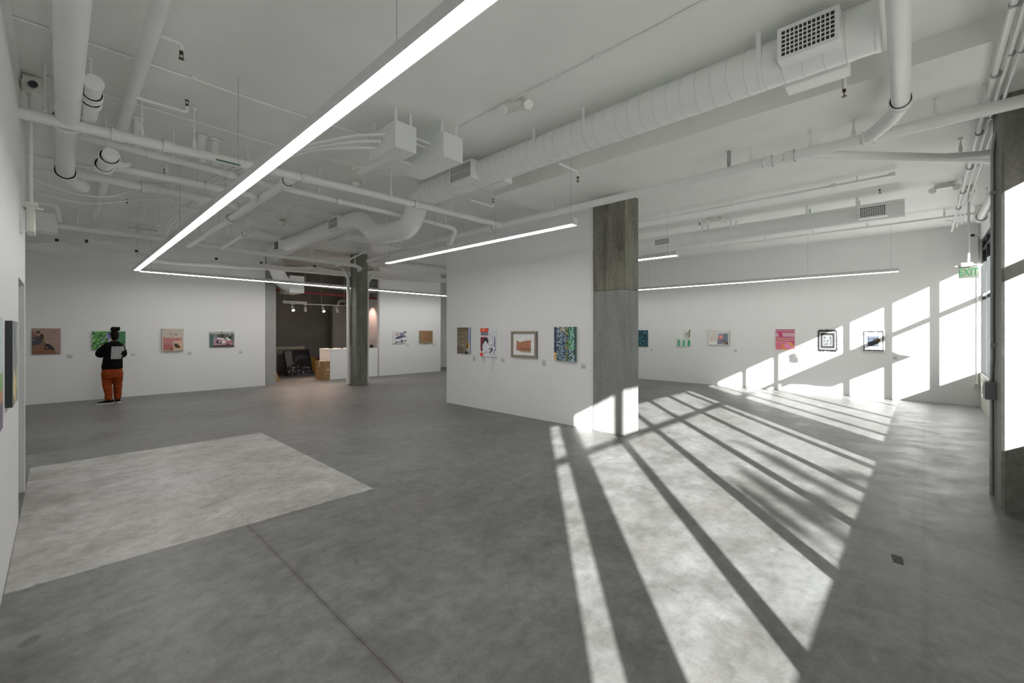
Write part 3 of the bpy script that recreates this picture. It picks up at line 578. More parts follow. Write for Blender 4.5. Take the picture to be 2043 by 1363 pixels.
sprinkler('sprinkler head under the channel strut beyond the column', 9.25, 0.52, 4.08, (0, 1), False, 0.08, True)
sprinkler('sprinkler head above the far duct behind the column', 9.4, 3.45, 4.08, (0, 1), False, 0.08, True)
sprinkler('tiny upright sprinkler head on the second row back at left', 0.85, 10.4, 3.95, (1, 0), True, 0.3)
sprinkler('small pendent sprinkler between the third and fourth left pipes', 1.0, 7.5, 3.98, (1, 0), False, 0.15, True)
sprinkler('white nozzle on the ceiling above the slanting left pipe', 0.70, 4.45, 4.08, (1, 0), False, 0.16)
# --- emergency lights
def emergency(label, x, y, z=ZC, rot=0.5):
    t = thing('emergency_light', label, 'light', (x, y, z-0.06)); ax = Vector((math.cos(rot), math.sin(rot), 0)); ay = Vector((-math.sin(rot), math.cos(rot), 0)); up = Vector((0,0,1))
    c = Vector((x, y, z))
    part('ceiling_plate', MB().obox(c+Vector((0,0,-0.012)), ax, ay, up, 0.06, 0.06, 0.012), W_FIX, t)
    part('battery_case', MB().obox(c+Vector((0,0,-0.05)), ax, ay, up, 0.13, 0.055, 0.028), W_FIX, t, bev=0.006)
    for s_ in (-1, 1):
        k = c + ax*(0.135*s_) + Vector((0,0,-0.085)) - Vector((x,y,0)).normalized()*0.06; dr = (ax*0.30*s_ - Vector((x,y,0)).normalized()*0.75 - up*0.62).normalized()
        h = part('lamp_head', MB().tube([k-dr*0.035, k+dr*0.03], [0.032, 0.052], 14), W_FIX, t)
        part('lens', MB().tube([k+dr*0.03, k+dr*0.036], [0.050, 0.046], 14), M_LENS, h)
emergency('twin-head emergency light on the ceiling left of the big duct', 3.36, 3.15, ZC, -1.2)
emergency('twin-head emergency light beside the far duct behind the column', 9.75, 3.25, ZC, -1.4)
emergency('twin-head emergency light on the ceiling near the exit sign', 10.15, -0.25, ZC, -1.57)
emergency('twin-head emergency light under the ceiling behind the left steel box', 3.39, 6.75, ZC, 0.9)
emergency('twin-head emergency light over the back left of the ceiling', 3.43, 10.3, ZC, 0.9)
t = thing('smoke_detector', 'round white smoke detector between light strip and steel boxes', 'detector', (2.99, 6.1, 4.08))
part('base', MB().tube([(2.99,6.1,ZC),(2.99,6.1,4.10)], 0.06, 18), W_FIX, t); part('sensor_cup', MB().tube([(2.99,6.1,4.10),(2.99,6.1,4.06)], [0.045,0.03], 18), W_FIX, t)
conduit('white conduit from the smoke detector to the right steel box', [(2.99,6.1,4.14),(3.3,6.0,4.14),(3.9,5.6,4.14)], 0.012)
conduit('thin white conduit fanning over the ceiling behind the steel boxes', [(3.4,6.75,4.14),(3.0,8.0,4.14),(3.43,10.3,4.14)], 0.009)
t = thing('speaker_can', 'white cylindrical can hung over the back left corner', 'speaker', (1.12, 10.8, 3.86))
part('can', MB().tube([(1.12,10.8,ZC),(1.12,10.8,3.86)], 0.075, 18), W_PIPE, t)
t = thing('strut_rack', 'small rack of rods with dark clips below the white can', 'bracket', (1.12, 11.1, 3.6))
for x in (1.0, 1.3): part('hanger_rod', MB().tube([(x,11.1,ZC),(x,11.1,3.55)], 0.006, 6), W_PIPE, t)
part('cross_bar', MB().box(0.92,11.09,3.70,1.36,11.11,3.72), M_STEEL, t)
t = thing('control_box', 'grey-white control box hung beside the left wall end', 'box', (-0.15, 10.0, 3.3))
part('casing', MB().box(-0.40,10.0,3.28,-0.015,10.35,3.57), W_PIPE, t, bev=0.006, smooth=False); part('pipe_bend', MB().tube(fillet([(-0.35,9.98,3.70),(-0.02,9.98,3.70),(0.01,9.98,3.45)], 0.08), 0.03, 10), W_PIPE, t)
part('hanger_rod', MB().tube([(-0.3,10.15,ZC),(-0.3,10.15,3.57)], 0.006, 6), W_PIPE, t); part('hanger_rod', MB().tube([(-0.05,10.15,ZC),(-0.05,10.15,3.57)], 0.006, 6), W_PIPE, t)
# --- sagging fabric sling along the back wall
t = thing('fabric_sling', 'sagging white fabric sling strung from clips along the back of the ceiling', 'fabric', (4, 13.5, 3.5))
cl = [(-0.80,3.60),(-0.03,3.63),(1.25,3.57),(2.82,3.58),(3.87,3.60),(5.33,3.66),(7.3,3.74),(9.4,3.82),(11.4,3.86)]
def railz(x): return 3.45 - 0.03*math.sin((x+0.5)*0.9) + max(0, x-2.8)*0.026
part('rear_rail', MB().tube([(x, 13.85, railz(x)) for x in [-0.8+0.5*i for i in range(25)]], 0.03, 10), W_PIPE, t)
for i, ((x0,z0),(x1,z1)) in enumerate(zip(cl[:-1], cl[1:])):
    vs = []; NX, NY = 14, 6; sag = (0.10,0.13,0.12,0.05,0.06,0.10,0.10,0.12)[i]
    for layer in (0, -0.006):
        for j in range(NY+1):
            for k in range(NX+1):
                u_, v_ = k/NX, j/NY; x = x0+(x1-x0)*u_; zf = z0+(z1-z0)*u_ - sag*4*u_*(1-u_)
                zz = zf*(1-v_) + railz(x)*v_ - 0.05*math.sin(PI*v_); vs.append((x, 13.30+0.55*v_+0.02*math.sin(9*u_+i), zz+layer))
    L = (NX+1)*(NY+1); q = lambda j, k, l: l*L + j*(NX+1)+k; fs = []
    for j in range(NY):
        for k in range(NX): fs.append((q(j,k,0),q(j,k+1,0),q(j+1,k+1,0),q(j+1,k,0))); fs.append((q(j,k,1),q(j+1,k,1),q(j+1,k+1,1),q(j,k+1,1)))
    for k in range(NX): fs.append((q(0,k,0),q(0,k,1),q(0,k+1,1),q(0,k+1,0)))
    part('sheet', MB().add(vs, fs), M_SHEET, t)
for x, z in cl[1:-1]:
    part('clip', MB().box(x-0.03,13.27,z-0.02,x+0.03,13.32,z+0.03), M_BLACK if x < 6 else W_PIPE, t); part('wire', MB().tube([(x,13.3,z),(x,13.3,ZC)], 0.005, 6), W_PIPE, t)
    part('tie_bar', MB().tube([(x,13.31,z-0.02),(x-0.12,13.8,railz(x))], 0.012, 8), W_PIPE, t)
t = thing('strut_channel', 'short white strut bar with a dark end above the fabric sling', 'bracket', (0.5, 12.9, 3.62))
part('channel', MB().box(0.42,12.88,3.60,0.86,12.92,3.64), W_PIPE, t); part('end_clip', MB().box(0.38,12.87,3.59,0.43,12.93,3.65), M_BLACK, t); part('wire', MB().tube([(0.5,12.9,3.64),(0.5,12.9,ZC)], 0.005, 6), W_PIPE, t)
t = thing('brace_rod', 'slanting white brace rod left of the far column top', 'bracket', (5.6, 11.6, 3.7))
part('rod', MB().tube([(5.35,10.2,3.72),(5.35,11.9,3.52)], 0.02, 8), W_PIPE, t); part('hanger_rod', MB().tube([(5.35,10.2,ZC),(5.35,10.2,3.72)], 0.006, 6), W_PIPE, t); part('tip', MB().ball((5.35,11.9,3.52), 0.026), W_PIPE, t)

# ================================================================== LED STRIPS
def led(label, p0, p1, z, wires, w_=0.084, dim=1.0):
    em = emis('led_diffuser_%d' % len(MATS), (1.0, 0.985, 0.965), LED*dim)
    A = Vector((p0[0], p0[1], 0)); B = Vector((p1[0], p1[1], 0)); d = (B-A).normalized(); s_ = Vector((-d.y, d.x, 0)); mid = (A+B)/2; L = (B-A).length/2; up = Vector((0,0,1))
    t = thing('light_strip', label, 'light', (mid.x, mid.y, z))
    part('housing', MB().obox(mid+Vector((0,0,z+0.045)), d, s_, up, L, w_/2, 0.037), M_HOUS, t, smooth=False)
    part('diffuser', MB().obox(mid+Vector((0,0,z+0.004)), d, s_, up, L-0.004, w_/2-0.001, 0.004), em, t, 'glowing white diffuser', smooth=False)
    for q in (A, B): part('end_cap', MB().obox(q+Vector((0,0,z+0.042)), d, s_, up, 0.004, w_/2+0.001, 0.042), M_HOUS, t)
    for f in wires:
        q = A+(B-A)*f; part('suspension_wire', MB().tube([(q.x,q.y,z+0.08),(q.x,q.y,ZC)], 0.0022, 5), M_STEEL, t); part('wire_grip', MB().tube([(q.x,q.y,z+0.08),(q.x,q.y,z+0.12)], 0.007, 8), M_HOUS, t)
    return t
led('longest glowing light strip running from overhead to the back wall corner', (1.192, -0.4), (1.192, 12.66), 3.05, (0.18, 0.3965, 0.62, 0.985), dim=0.86)
led('glowing light strip in front of the back wall, meeting the longest strip', (1.305, 13.27), (12.0, 13.83), 3.10, (0.02, 0.3, 0.6, 0.9), 0.08, dim=1.12)
led('short glowing light strip hung in front of the partition pictures', (4.516, 7.74), (4.516, 3.20), 3.05, (0.02, 0.35, 0.68, 0.985), dim=0.78)
led('glowing light strip partly hidden behind the central column', (7.61, 9.0), (7.61, 3.18), 3.05, (0.3, 0.6, 0.97), dim=0.7)
led('glowing light strip in front of the sunlit right wall', (13.10, 9.0), (13.10, 0.41), 3.05, (0.3, 0.575, 0.80, 0.985), dim=0.55)

# ================================================================== SIGNS AND CAMERAS
def text_mesh(txt, size, depth, M):
    cu = bpy.data.curves.new('txt', 'FONT'); cu.body = txt; cu.size = size; cu.extrude = depth; cu.align_x = 'CENTER'; cu.align_y = 'CENTER'
    o = bpy.data.objects.new('txt', cu); C.objects.link(o); bpy.context.view_layer.update()
    me = bpy.data.meshes.new_from_object(o.evaluated_get(bpy.context.evaluated_depsgraph_get()))
    bpy.data.objects.remove(o); bpy.data.curves.remove(cu); me.transform(M)
    mb = MB(); mb.add([tuple(v.co) for v in me.vertices], [tuple(p.vertices) for p in me.polygons]); bpy.data.meshes.remove(me); return mb
t = thing('exit_sign', 'green lettered EXIT sign hung on a stem by the windows', 'sign', (10.63, -0.55, 2.61))
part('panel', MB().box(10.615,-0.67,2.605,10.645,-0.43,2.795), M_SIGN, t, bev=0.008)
M4 = Matrix(((0,0,-1,10.612),(-1,0,0,-0.55),(0,1,0,2.70),(0,0,0,1)))
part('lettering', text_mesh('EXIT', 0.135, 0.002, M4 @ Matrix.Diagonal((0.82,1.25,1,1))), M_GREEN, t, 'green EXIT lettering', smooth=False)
part('canopy', MB().box(10.57,-0.60,2.80,10.69,-0.46,2.86), W_FIX, t, bev=0.004); part('stem', MB().tube([(10.63,-0.55,2.86),(10.63,-0.55,4.06)], 0.016, 10), W_PIPE, t)
part('ceiling_box', MB().box(10.56,-0.62,4.04,10.70,-0.48,4.14), W_FIX, t, bev=0.006)
for s_ in (-1, 1): part('side_arm', MB().tube([(10.63,-0.55+s_*0.05,2.83),(10.63,-0.55+s_*0.16,2.81)], 0.012, 8), W_FIX, t)
t = thing('exit_sign', 'ceiling-hung sign seen edge-on beside the left wall', 'sign', (-0.185, 6.25, 2.64))
part('panel', MB().box(-0.212,6.10,2.645,-0.158,6.40,2.88), W_FIX, t, bev=0.006); part('canopy', MB().box(-0.235,6.17,2.88,-0.135,6.33,2.935), W_FIX, t, bev=0.004)
part('stem', MB().tube([(-0.187,6.25,2.93),(-0.187,6.25,4.0)], 0.016, 10), W_PIPE, t); part('side_arm', MB().tube([(-0.235,6.12,2.882),(-0.10,6.12,2.868)], 0.014, 8), W_FIX, t)
part('ceiling_box', MB().box(-0.24,6.14,4.06,-0.11,6.36,4.13), W_FIX, t, bev=0.006); part('swivel', MB().tube([(-0.187,6.25,4.06),(-0.187,6.25,3.98)], 0.028, 12), W_PIPE, t)
t = thing('security_camera', 'white bullet security camera with a black lens high on the left wall', 'camera', (-0.2, 6.0, 3.98))
part('wall_arm', MB().tube([(-0.25,6.16,4.02),(-0.20,6.08,3.99)], 0.022, 10), W_FIX, t); part('body', MB().tube([(-0.215,6.12,4.0),(-0.185,5.93,3.975)], [0.048,0.052], 18), W_FIX, t)
part('lens', MB().tube([(-0.172,5.94,3.972),(-0.158,5.885,3.962)], [0.030,0.028], 18), M_BLACK, t); part('mount_plate', MB().box(-0.25,6.08,3.94,-0.243,6.22,4.07), W_FIX, t)
t = thing('security_camera', 'small white security camera in the corner above the far window', 'camera', (14.3, -0.85, 3.84))
part('wall_arm', MB().tube([(14.30,-0.92,3.86),(14.26,-0.84,3.86)], 0.018, 10), W_FIX, t); part('body', MB().tube([(14.30,-0.86,3.865),(14.12,-0.80,3.85)], 0.036, 14), W_FIX, t); part('lens', MB().tube([(14.13,-0.803,3.851),(14.07,-0.785,3.845)], 0.032, 14), M_BLACK, t)
t = thing('sign_shadow_plate', 'slim white plate standing in for the shadow of the hung sign on the left wall', 'plate', (-0.245, 6.1, 2.62))  # plate added in place of the shadow the hung sign throws here
part('plate', MB().box(-0.25,6.06,2.62,-0.238,6.14,2.89), W_WALL, t, bev=0.003)

# ================================================================== ALCOVE CONTENTS
t = thing('reception_desk', 'white boxy counter standing behind the far column', 'counter', (7.4, 15.5, 0))
part('front_panel', MB().box(6.56,15.08,0,8.40,15.12,1.05), W_WALL, t); part('end_panel', MB().box(6.56,15.12,0,6.60,15.95,1.05), W_WALL, t); part('counter_top', MB().box(6.55,15.07,1.05,8.41,15.97,1.075), W_WALL, t, bev=0.004); part('back_panel', MB().box(6.60,15.91,0,8.40,15.95,1.05), W_WALL, t)
for i, (x, y, c_) in enumerate(((6.75,15.4,M_BLACK),(7.0,15.3,W_FIX),(7.12,15.35,M_BLACK),(8.25,15.25,M_BLACK))):
    lb = ('dark folded leaflet at the left end of the white counter','pale folded leaflet on the white counter','dark folded leaflet near the far column on the white counter','small black card reader at the right end of the white counter')[i]
    tag(part('leaflet' if i < 3 else 'card_reader', MB().prism([(x-0.07,y,1.075),(x+0.07,y,1.075),(x+0.05,y+0.02,1.10 if i < 3 else 1.19),(x-0.05,y+0.02,1.10 if i < 3 else 1.19)], (0,0.06,0)), c_), lb, 'leaflet' if i < 3 else 'device')
# carton, turned a little
t = thing('cardboard_box', 'brown taped cardboard carton beside the white counter', 'box', (6.36, 15.3, 0))
ax, ay = Vector((0.98,0.16,0)), Vector((-0.16,0.98,0)); cc = Vector((6.40,15.30,0))
part('carton', MB().obox(cc+Vector((0,0,0.33)), ax, ay, (0,0,1), 0.11, 0.27, 0.33), M_CARD, t, bev=0.006, smooth=False)
part('top_flap', MB().obox(cc+Vector((0,0,0.662)), ax, ay, (0,0,1), 0.112, 0.13, 0.003), M_TAPE, t)
f0 = cc - ax*0.112; part('tape', MB().obox(f0+Vector((0,0,0.56))+ay*0.02, ay, (0,0,1), ax, 0.025, 0.10, 0.001), M_TAPE, t, 'pale packing tape')
part('label_sticker', MB().obox(cc-ay*0.271+Vector((0.03,0,0.36)), ax, (0,0,1), ay, 0.05, 0.02, 0.001), W_FIX, t)
# leaning things
t = thing('leaning_canvas', 'large black and grey canvas leaning on the alcove floor', 'painting', (6.6, 17.7, 0))
cv = MB(); P0 = Vector((5.98,17.42,0.0)); ux = Vector((1.16,0.55,0)); uz = Vector((-0.08,0.24,0.97)); nn = ux.cross(uz).normalized()
cv.prism([P0, P0+ux, P0+ux+uz, P0+uz], -nn*0.04 if nn.y < 0 else nn*0.04, (0.01,0.01,0.012))
rnd = random.Random(5)
def lean(u_, v_, k=0.002): return P0+ux*u_+uz*v_+(nn if nn.y < 0 else -nn)*k
cv.add([lean(0.03,0.97),lean(0.03,0.35),lean(0.26,0.42),lean(0.30,0.97)], [(0,1,2,3)], (0.16,0.17,0.19)); cv.add([lean(0.35,0.62),lean(0.9,0.62),lean(0.88,0.76),lean(0.5,0.80)], [(0,1,2,3)], (0.05,0.05,0.06))
for i in range(60):
    u_, v_ = rnd.uniform(0.05,0.93), abs(rnd.gauss(0.12,0.18)); r_ = rnd.uniform(0.015,0.05); v_ = min(v_, 0.6)
    cv.add([lean(u_+r_*math.cos(g)*rnd.uniform(0.6,1.3), v_+r_*0.8*math.sin(g)*rnd.uniform(0.5,1.2), 0.003+0.0001*i) for g in (0,1.2,2.4,3.6,5.0)], [(0,1,2,3,4)], rnd.choice([(0.30,0.30,0.32),(0.12,0.12,0.13),(0.5,0.5,0.5),(0.02,0.02,0.02)]))
part('canvas', cv, M_PAINT, t, smooth=False); part('blue_edge', MB().obox(P0+ux*0.6+Vector((0,0,0.01)), ux, (0,0,1), ux.cross(Vector((0,0,1))), 0.40, 0.01, 0.012), plain('blue_trim', (0.05,0.07,0.22), 0.5), t)
t = thing('wooden_crate', 'pale wooden frame standing behind the leaning black canvas', 'frame', (6.5, 18.2, 0))
for q in ((5.75,18.1,0.98,6.85,18.16,1.10),(5.75,18.1,0,5.83,18.16,1.0),(6.77,18.1,0,6.85,18.16,1.0),(5.83,18.12,0.86,6.77,18.15,0.92)): part('slat', MB().box(*q), plain('pale_wood_%d' % len(MATS), (0.42,0.38,0.32), 0.7, 0.1), t)
tag(part('yellow_panel', MB().prism([(7.10,18.3,0.02),(7.45,18.35,0.02),(7.45,18.5,0.62),(7.10,18.45,0.62)], (0,0.03,0)), plain('mustard_paint', (0.36,0.20,0.02), 0.6)), 'mustard yellow panel leaning beside the black canvas', 'panel')
tag(part('red_panel', MB().prism([(7.45,18.1,0.02),(7.85,18.15,0.02),(7.85,18.35,0.64),(7.45,18.3,0.64)], (0,0.03,0)), plain('dark_red_paint', (0.09,0.02,0.02), 0.6)), 'dark red canvas leaning between the yellow panel and the carton', 'painting')
tag(part('foam_board', MB().prism([(5.02,16.6,0.42),(5.24,16.7,0.42),(5.24,16.8,1.38),(5.10,16.75,1.38),(5.10,16.75,1.52),(5.02,16.7,1.52)], (0,0.03,0)), W_WALL), 'white notched foam board standing at the alcove mouth', 'board')
tag(part('cardboard_sheet', MB().prism([(5.05,15.85,0.0),(5.20,15.85,0.0),(5.02,16.2,0.78),(4.92,16.2,0.78)], (0.0,0.10,0)), M_CARD), 'brown cardboard sheet leaning inside the alcove mouth', 'cardboard')
tag(part('wood_block', MB().box(5.0,16.5,0.0,5.28,16.85,0.42), M_DARK), 'dark crate under the white foam board', 'crate')
# track lights
t = thing('track_light_rail', 'white track rail crossing the dark alcove ceiling', 'light', (6.6, 16.6, 2.72))
part('rail', MB().box(5.55,16.58,2.70,7.85,16.62,2.73), W_FIX, t); part('feed_box', MB().box(5.5,16.55,2.735,6.35,16.65,2.80), W_FIX, t)
for x in (5.6, 6.9, 7.8): part('hanger_rod', MB().tube([(x,16.6,2.73),(x,16.6,ZC)], 0.006, 6), W_FIX, t)
for i, (x, dx, on) in enumerate(((5.85,0.0,True),(6.30,0.02,False),(6.95,0.0,True),(7.48,0.06,False))):
    lb = ('leftmost lit spotlight on the alcove track','second spotlight on the alcove track, unlit and upright','lit spotlight third along the alcove track','rightmost spotlight on the alcove track, tilted and unlit')[i]
    t = thing('track_spotlight', lb, 'spotlight', (x, 16.55, 2.55))
    part('adapter', MB().box(x-0.05,16.57,2.675,x+0.05,16.63,2.70), W_FIX, t); part('neck', MB().tube([(x,16.6,2.68),(x,16.6,2.60)], 0.01, 8), W_FIX, t)
    k = Vector((x,16.6,2.60)); dr = Vector((dx*6, -0.55 if on else 0.25, -0.8)).normalized()
    h = part('lamp_barrel', MB().tube([k, k+dr*0.17], [0.045,0.05], 16), W_FIX, t)
    part('lamp_face', MB().tube([k+dr*0.17, k+dr*0.175], 0.044, 16), E_WARM if on else M_LENS, h)
    if on:
        l = bpy.data.lights.new('spot_lamp', 'SPOT'); l.energy = 130; l.color = (1, 0.70, 0.52); l.spot_size = 1.7; l.spot_blend = 0.9; l.shadow_soft_size = 0.04
        o = bpy.data.objects.new('spot_lamp', l); C.objects.link(o); o.parent = t; o.location = k+dr*0.19-Vector(t.location); o.rotation_euler = dr.to_track_quat('-Z', 'Y').to_euler()
l = bpy.data.lights.new('side_lamp', 'SPOT'); l.energy = 40; l.color = (1, 0.62, 0.50); l.spot_size = 1.3; l.spot_blend = 0.8; l.shadow_soft_size = 0.05
tt = thing('track_spotlight', 'warm spotlight washing the alcove side wall pink', 'spotlight', (8.3, 16.4, 2.9))
part('lamp_barrel', MB().tube([(8.3,16.4,3.0),(8.38,16.4,2.86)], 0.05, 16), W_FIX, tt); part('hanger_rod', MB().tube([(8.3,16.4,3.0),(8.3,16.4,ZC)], 0.006, 6), W_FIX, tt)
o = bpy.data.objects.new('side_lamp', l); C.objects.link(o); o.parent = tt; o.location = (0.1, 0, -0.08); o.rotation_euler = Vector((0.62,0.1,-0.75)).to_track_quat('-Z', 'Y').to_euler()
pipe('sprinkler_pipe', 'dark red pipe crossing the alcove ceiling', [(4.8,16.0,3.12),(9.0,16.0,3.02)], 0.035, mat=M_RED)
pipe('sprinkler_pipe', 'white pipe crossing the alcove ceiling above the dark red one', [(4.8,15.8,3.38),(8.7,15.8,3.26)], 0.04, hang=[(6.0,15.8,ZC),(7.6,15.8,ZC)])
t = pipe('drain_pipe', 'white gooseneck pipe rising behind the alcove partition', [(8.45,18.6,0.0),(8.45,18.6,3.02),(8.75,18.6,3.05)], 0.06, rad=0.15)

# ================================================================== PICTURES
def lin(c): c /= 255; return c/12.92 if c <= 0.04045 else ((c+0.055)/1.055)**2.4
GAIN = 1.95
def rgb(r, g, b_, k=None):
    k = GAIN if k is None else k
    return tuple(min(0.9, lin(v)*k) for v in (r, g, b_))
class Art:
    def __init__(s, name, label, plane, pos, u0, u1, z0, z1, depth=0.03, edge=(0.6,0.6,0.58), cat='painting'):
        s.plane, s.pos, s.u0, s.u1, s.z0, s.z1, s.d = plane, pos, u0, u1, z0, z1, depth
        s.t = thing(name, label, cat, s.P(0.5, 0.5, 0)); s.mb = MB(); s.k = 0
        m = MB(); m.prism([s.P(0,0,0), s.P(1,0,0), s.P(1,1,0), s.P(0,1,0)], s.N()*depth)
        part('canvas', m, plain('canvas_edge_%d' % len(MATS), edge, 0.7, 0.05), s.t)
    def N(s): return {'Y':Vector((0,-1,0)), 'X':Vector((-1,0,0)), 'L':Vector((1,0,0))}[s.plane]
    def P(s, u, v, d):
        w_ = s.u0+(s.u1-s.u0)*u; z = s.z0+(s.z1-s.z0)*v
        return Vector((w_, s.pos, z))+s.N()*d if s.plane == 'Y' else Vector((s.pos, w_, z))+s.N()*d
    def poly(s, col, pts):
        s.k += 1; s.mb.add([s.P(u, v, s.d+0.0004+0.00007*s.k) for u, v in pts], [tuple(range(len(pts)))], col); return s
    def rect(s, col, u0, v0, u1, v1): return s.poly(col, [(u0,v0),(u1,v0),(u1,v1),(u0,v1)])
    def blob(s, col, u, v, r, rv=None, n=9, jit=0.25, seed=0):
        q = random.Random(seed+s.k); rv = rv or r
        return s.poly(col, [(min(1,max(0,u+r*(1+q.uniform(-jit,jit))*math.cos(2*PI*i/n))), min(1,max(0,v+rv*(1+q.uniform(-jit,jit))*math.sin(2*PI*i/n)))) for i in range(n)])
    def stroke(s, col, pts, w_):
        for (a0,b0),(a1,b1) in zip(pts[:-1], pts[1:]):
            dx, dy = a1-a0, b1-b0; L = math.hypot(dx, dy) or 1; nx, ny = -dy/L*w_, dx/L*w_
            s.poly(col, [(a0-nx,b0-ny),(a1-nx,b1-ny),(a1+nx,b1+ny),(a0+nx,b0+ny)])
        return s
    def done(s, label=None): return part('painted_image', s.mb, M_PAINT, s.t, label, smooth=False)
    def frame(s, w_, out, mat, lip=0.006):
        m = MB(); U = abs(s.u1-s.u0); Zh = s.z1-s.z0; fu, fv = w_/U, w_/Zh
        for q in ((0,0,1,fv),(0,1-fv,1,1),(0,fv,fu,1-fv),(1-fu,fv,1,1-fv)):
            m.prism([s.P(q[0],q[1],0), s.P(q[2],q[1],0), s.P(q[2],q[3],0), s.P(q[0],q[3],0)], s.N()*(s.d+out))
        part('frame', m, mat, s.t)
def caption(label, plane, pos, u0, u1, z0, z1, rows=5):
    c = Art('wall_label', label, plane, pos, u0, u1, z0, z1, 0.003, (0.78,0.78,0.78), 'label'); q = random.Random(int(z0*1000+u0*77))
    for i in range(rows):
        v = 0.88-0.8*i/rows
        if i == 1: continue
        c.rect((0.30,0.30,0.31), 0.06, v-0.45/rows, q.uniform(0.55,0.94), v)
    c.done()
YA = 14.97
# back wall, left to right
A = Art('painting', 'brown painting of a seated figure on a slope at the far left', 'Y', YA, -0.43, 0.03, 1.16, 1.77, 0.03, rgb(95,80,70))
A.rect(rgb(120,103,92),0,0,1,1).poly(rgb(125,104,96),[(0.45,1),(1,1),(1,0.05),(0.9,0.05)]).poly(rgb(96,70,52),[(0,0),(0.92,0),(0.70,0.22),(0.38,0.56),(0.12,0.80),(0,0.90)]).poly(rgb(100,64,48),[(0.05,0.05),(0.75,0.05),(0.6,0.20),(0.1,0.16)])
A.poly(rgb(108,70,60),[(0,0.90),(0.14,0.74),(0,0.70)]).poly(rgb(52,50,54),[(0,0.34),(0.30,0.40),(0.36,0.55),(0.40,0.66),(0.16,0.72),(0.10,0.66),(0,0.66)]).poly(rgb(120,108,100),[(0.02,0.60),(0.10,0.55),(0.06,0.50)])
A.blob(rgb(48,34,22),0.33,0.68,0.085,0.13).blob(rgb(30,20,16),0.22,0.85,0.07,0.05).poly(rgb(34,24,30),[(0.42,0.22),(0.44,0.36),(0.52,0.42),(0.60,0.40),(0.72,0.28),(0.81,0.18),(0.66,0.15),(0.62,0.20),(0.50,0.17)]).poly(rgb(110,88,66),[(0.47,0.30),(0.50,0.21),(0.55,0.24),(0.53,0.29)])
A.stroke(rgb(84,66,60),[(0.70,0.89),(0.76,0.86)],0.015).stroke(rgb(84,66,60),[(0.78,0.84),(0.85,0.80)],0.012).blob(rgb(150,140,140),0.55,0.46,0.05,0.03).done()
A = Art('painting', 'green and purple flower picture in front of the standing person', 'Y', YA, 0.57, 1.19, 1.24, 1.70, 0.03, rgb(60,80,55))
A.rect(rgb(52,98,64),0,0,1,1); q = random.Random(11)
for i in range(260):
    u_, v_ = q.uniform(-0.1,1), q.uniform(-0.1,1); g = q.uniform(0.4,1.1) if u_+v_ < 1.1 else q.uniform(1.9,2.9); L = q.uniform(0.08,0.30)
    c_ = rgb(*q.choice([(60,120,40),(84,150,60),(110,160,90),(34,84,40),(24,60,44),(130,170,120)] if u_ < 0.55 else [(60,104,84),(84,130,110),(44,80,66),(30,66,56)]))
    A.poly(c_, [(max(0,min(1,u_+a_)), max(0,min(1,v_+b_))) for a_, b_ in ((0,0),(L*math.cos(g)*0.5+0.022,L*math.sin(g)*0.6),(L*math.cos(g),L*math.sin(g)*1.3),(L*math.cos(g)*0.5-0.012,L*math.sin(g)*0.7+0.02))])
for pts, c_ in (([(0.45,0.90),(0.52,0.92),(0.52,0.55),(0.48,0.55)],(82,68,128)),([(0.50,0.60),(0.66,0.76),(0.68,0.70),(0.54,0.54)],(150,120,160)),([(0.40,0.86),(0.44,0.88),(0.49,0.60),(0.46,0.60)],(120,120,170)),([(0.22,0.52),(0.34,0.62),(0.44,0.58),(0.36,0.54)],(110,90,140)),([(0.20,0.50),(0.28,0.58),(0.26,0.50)],(40,40,70)),([(0.47,0.50),(0.58,0.50),(0.56,0.30),(0.48,0.34)],(170,130,150)),([(0.58,0.62),(0.66,0.66),(0.72,0.52),(0.62,0.52)],(96,76,130))): A.poly(rgb(*c_), pts)
A.done()
A = Art('painting', 'pink collaged panel with rounded corners on the back wall', 'Y', YA, 1.92, 2.39, 1.16, 1.77, 0.05, rgb(130,122,108))
A.rect(rgb(152,144,132),0.01,0.01,0.99,0.99).poly(rgb(146,98,94),[(0.06,0.04),(0.52,0.02),(0.52,0.60),(0.16,0.60),(0.10,0.68),(0.06,0.55)]).poly(rgb(132,80,78),[(0.08,0.05),(0.52,0.03),(0.52,0.28),(0.08,0.32)]).rect(rgb(158,112,110),0.52,0.44,0.92,0.60).rect(rgb(140,90,90),0.52,0.50,0.92,0.56)
A.poly(rgb(166,138,116),[(0.54,0.04),(0.94,0.06),(0.94,0.46),(0.60,0.44)]).poly(rgb(56,44,34),[(0.58,0.34),(0.70,0.33),(0.86,0.20),(0.84,0.13),(0.64,0.14),(0.57,0.24)]).blob(rgb(126,104,100),0.65,0.75,0.10,0.05).blob(rgb(138,130,122),0.46,0.78,0.12,0.07).rect(rgb(100,48,40),0.42,0.03,0.52,0.12).poly(rgb(110,104,90),[(0,0.94),(0.05,1),(0,1)]).poly(rgb(90,84,76),[(1,0.94),(0.95,1),(1,1)]).done()
A = Art('photograph', 'dark collage of two people on a pink car on the back wall', 'Y', YA, 3.01, 3.62, 1.24, 1.69, 0.025, rgb(70,70,68), 'picture')
A.rect(rgb(98,100,96),0,0,1,1).rect(rgb(140,138,130),0,0.86,1,1).poly(rgb(58,84,80),[(0,0),(0.13,0),(0.15,0.85),(0,0.85)]).poly(rgb(74,78,76),[(0.28,0.40),(1,0.40),(1,0.84),(0.30,0.84)]).poly(rgb(60,48,50),[(0.13,0),(1,0),(1,0.12),(0.15,0.12)]).poly(rgb(136,108,116),[(0.15,0.12),(0.94,0.16),(0.94,0.44),(0.80,0.52),(0.30,0.62),(0.17,0.62)])
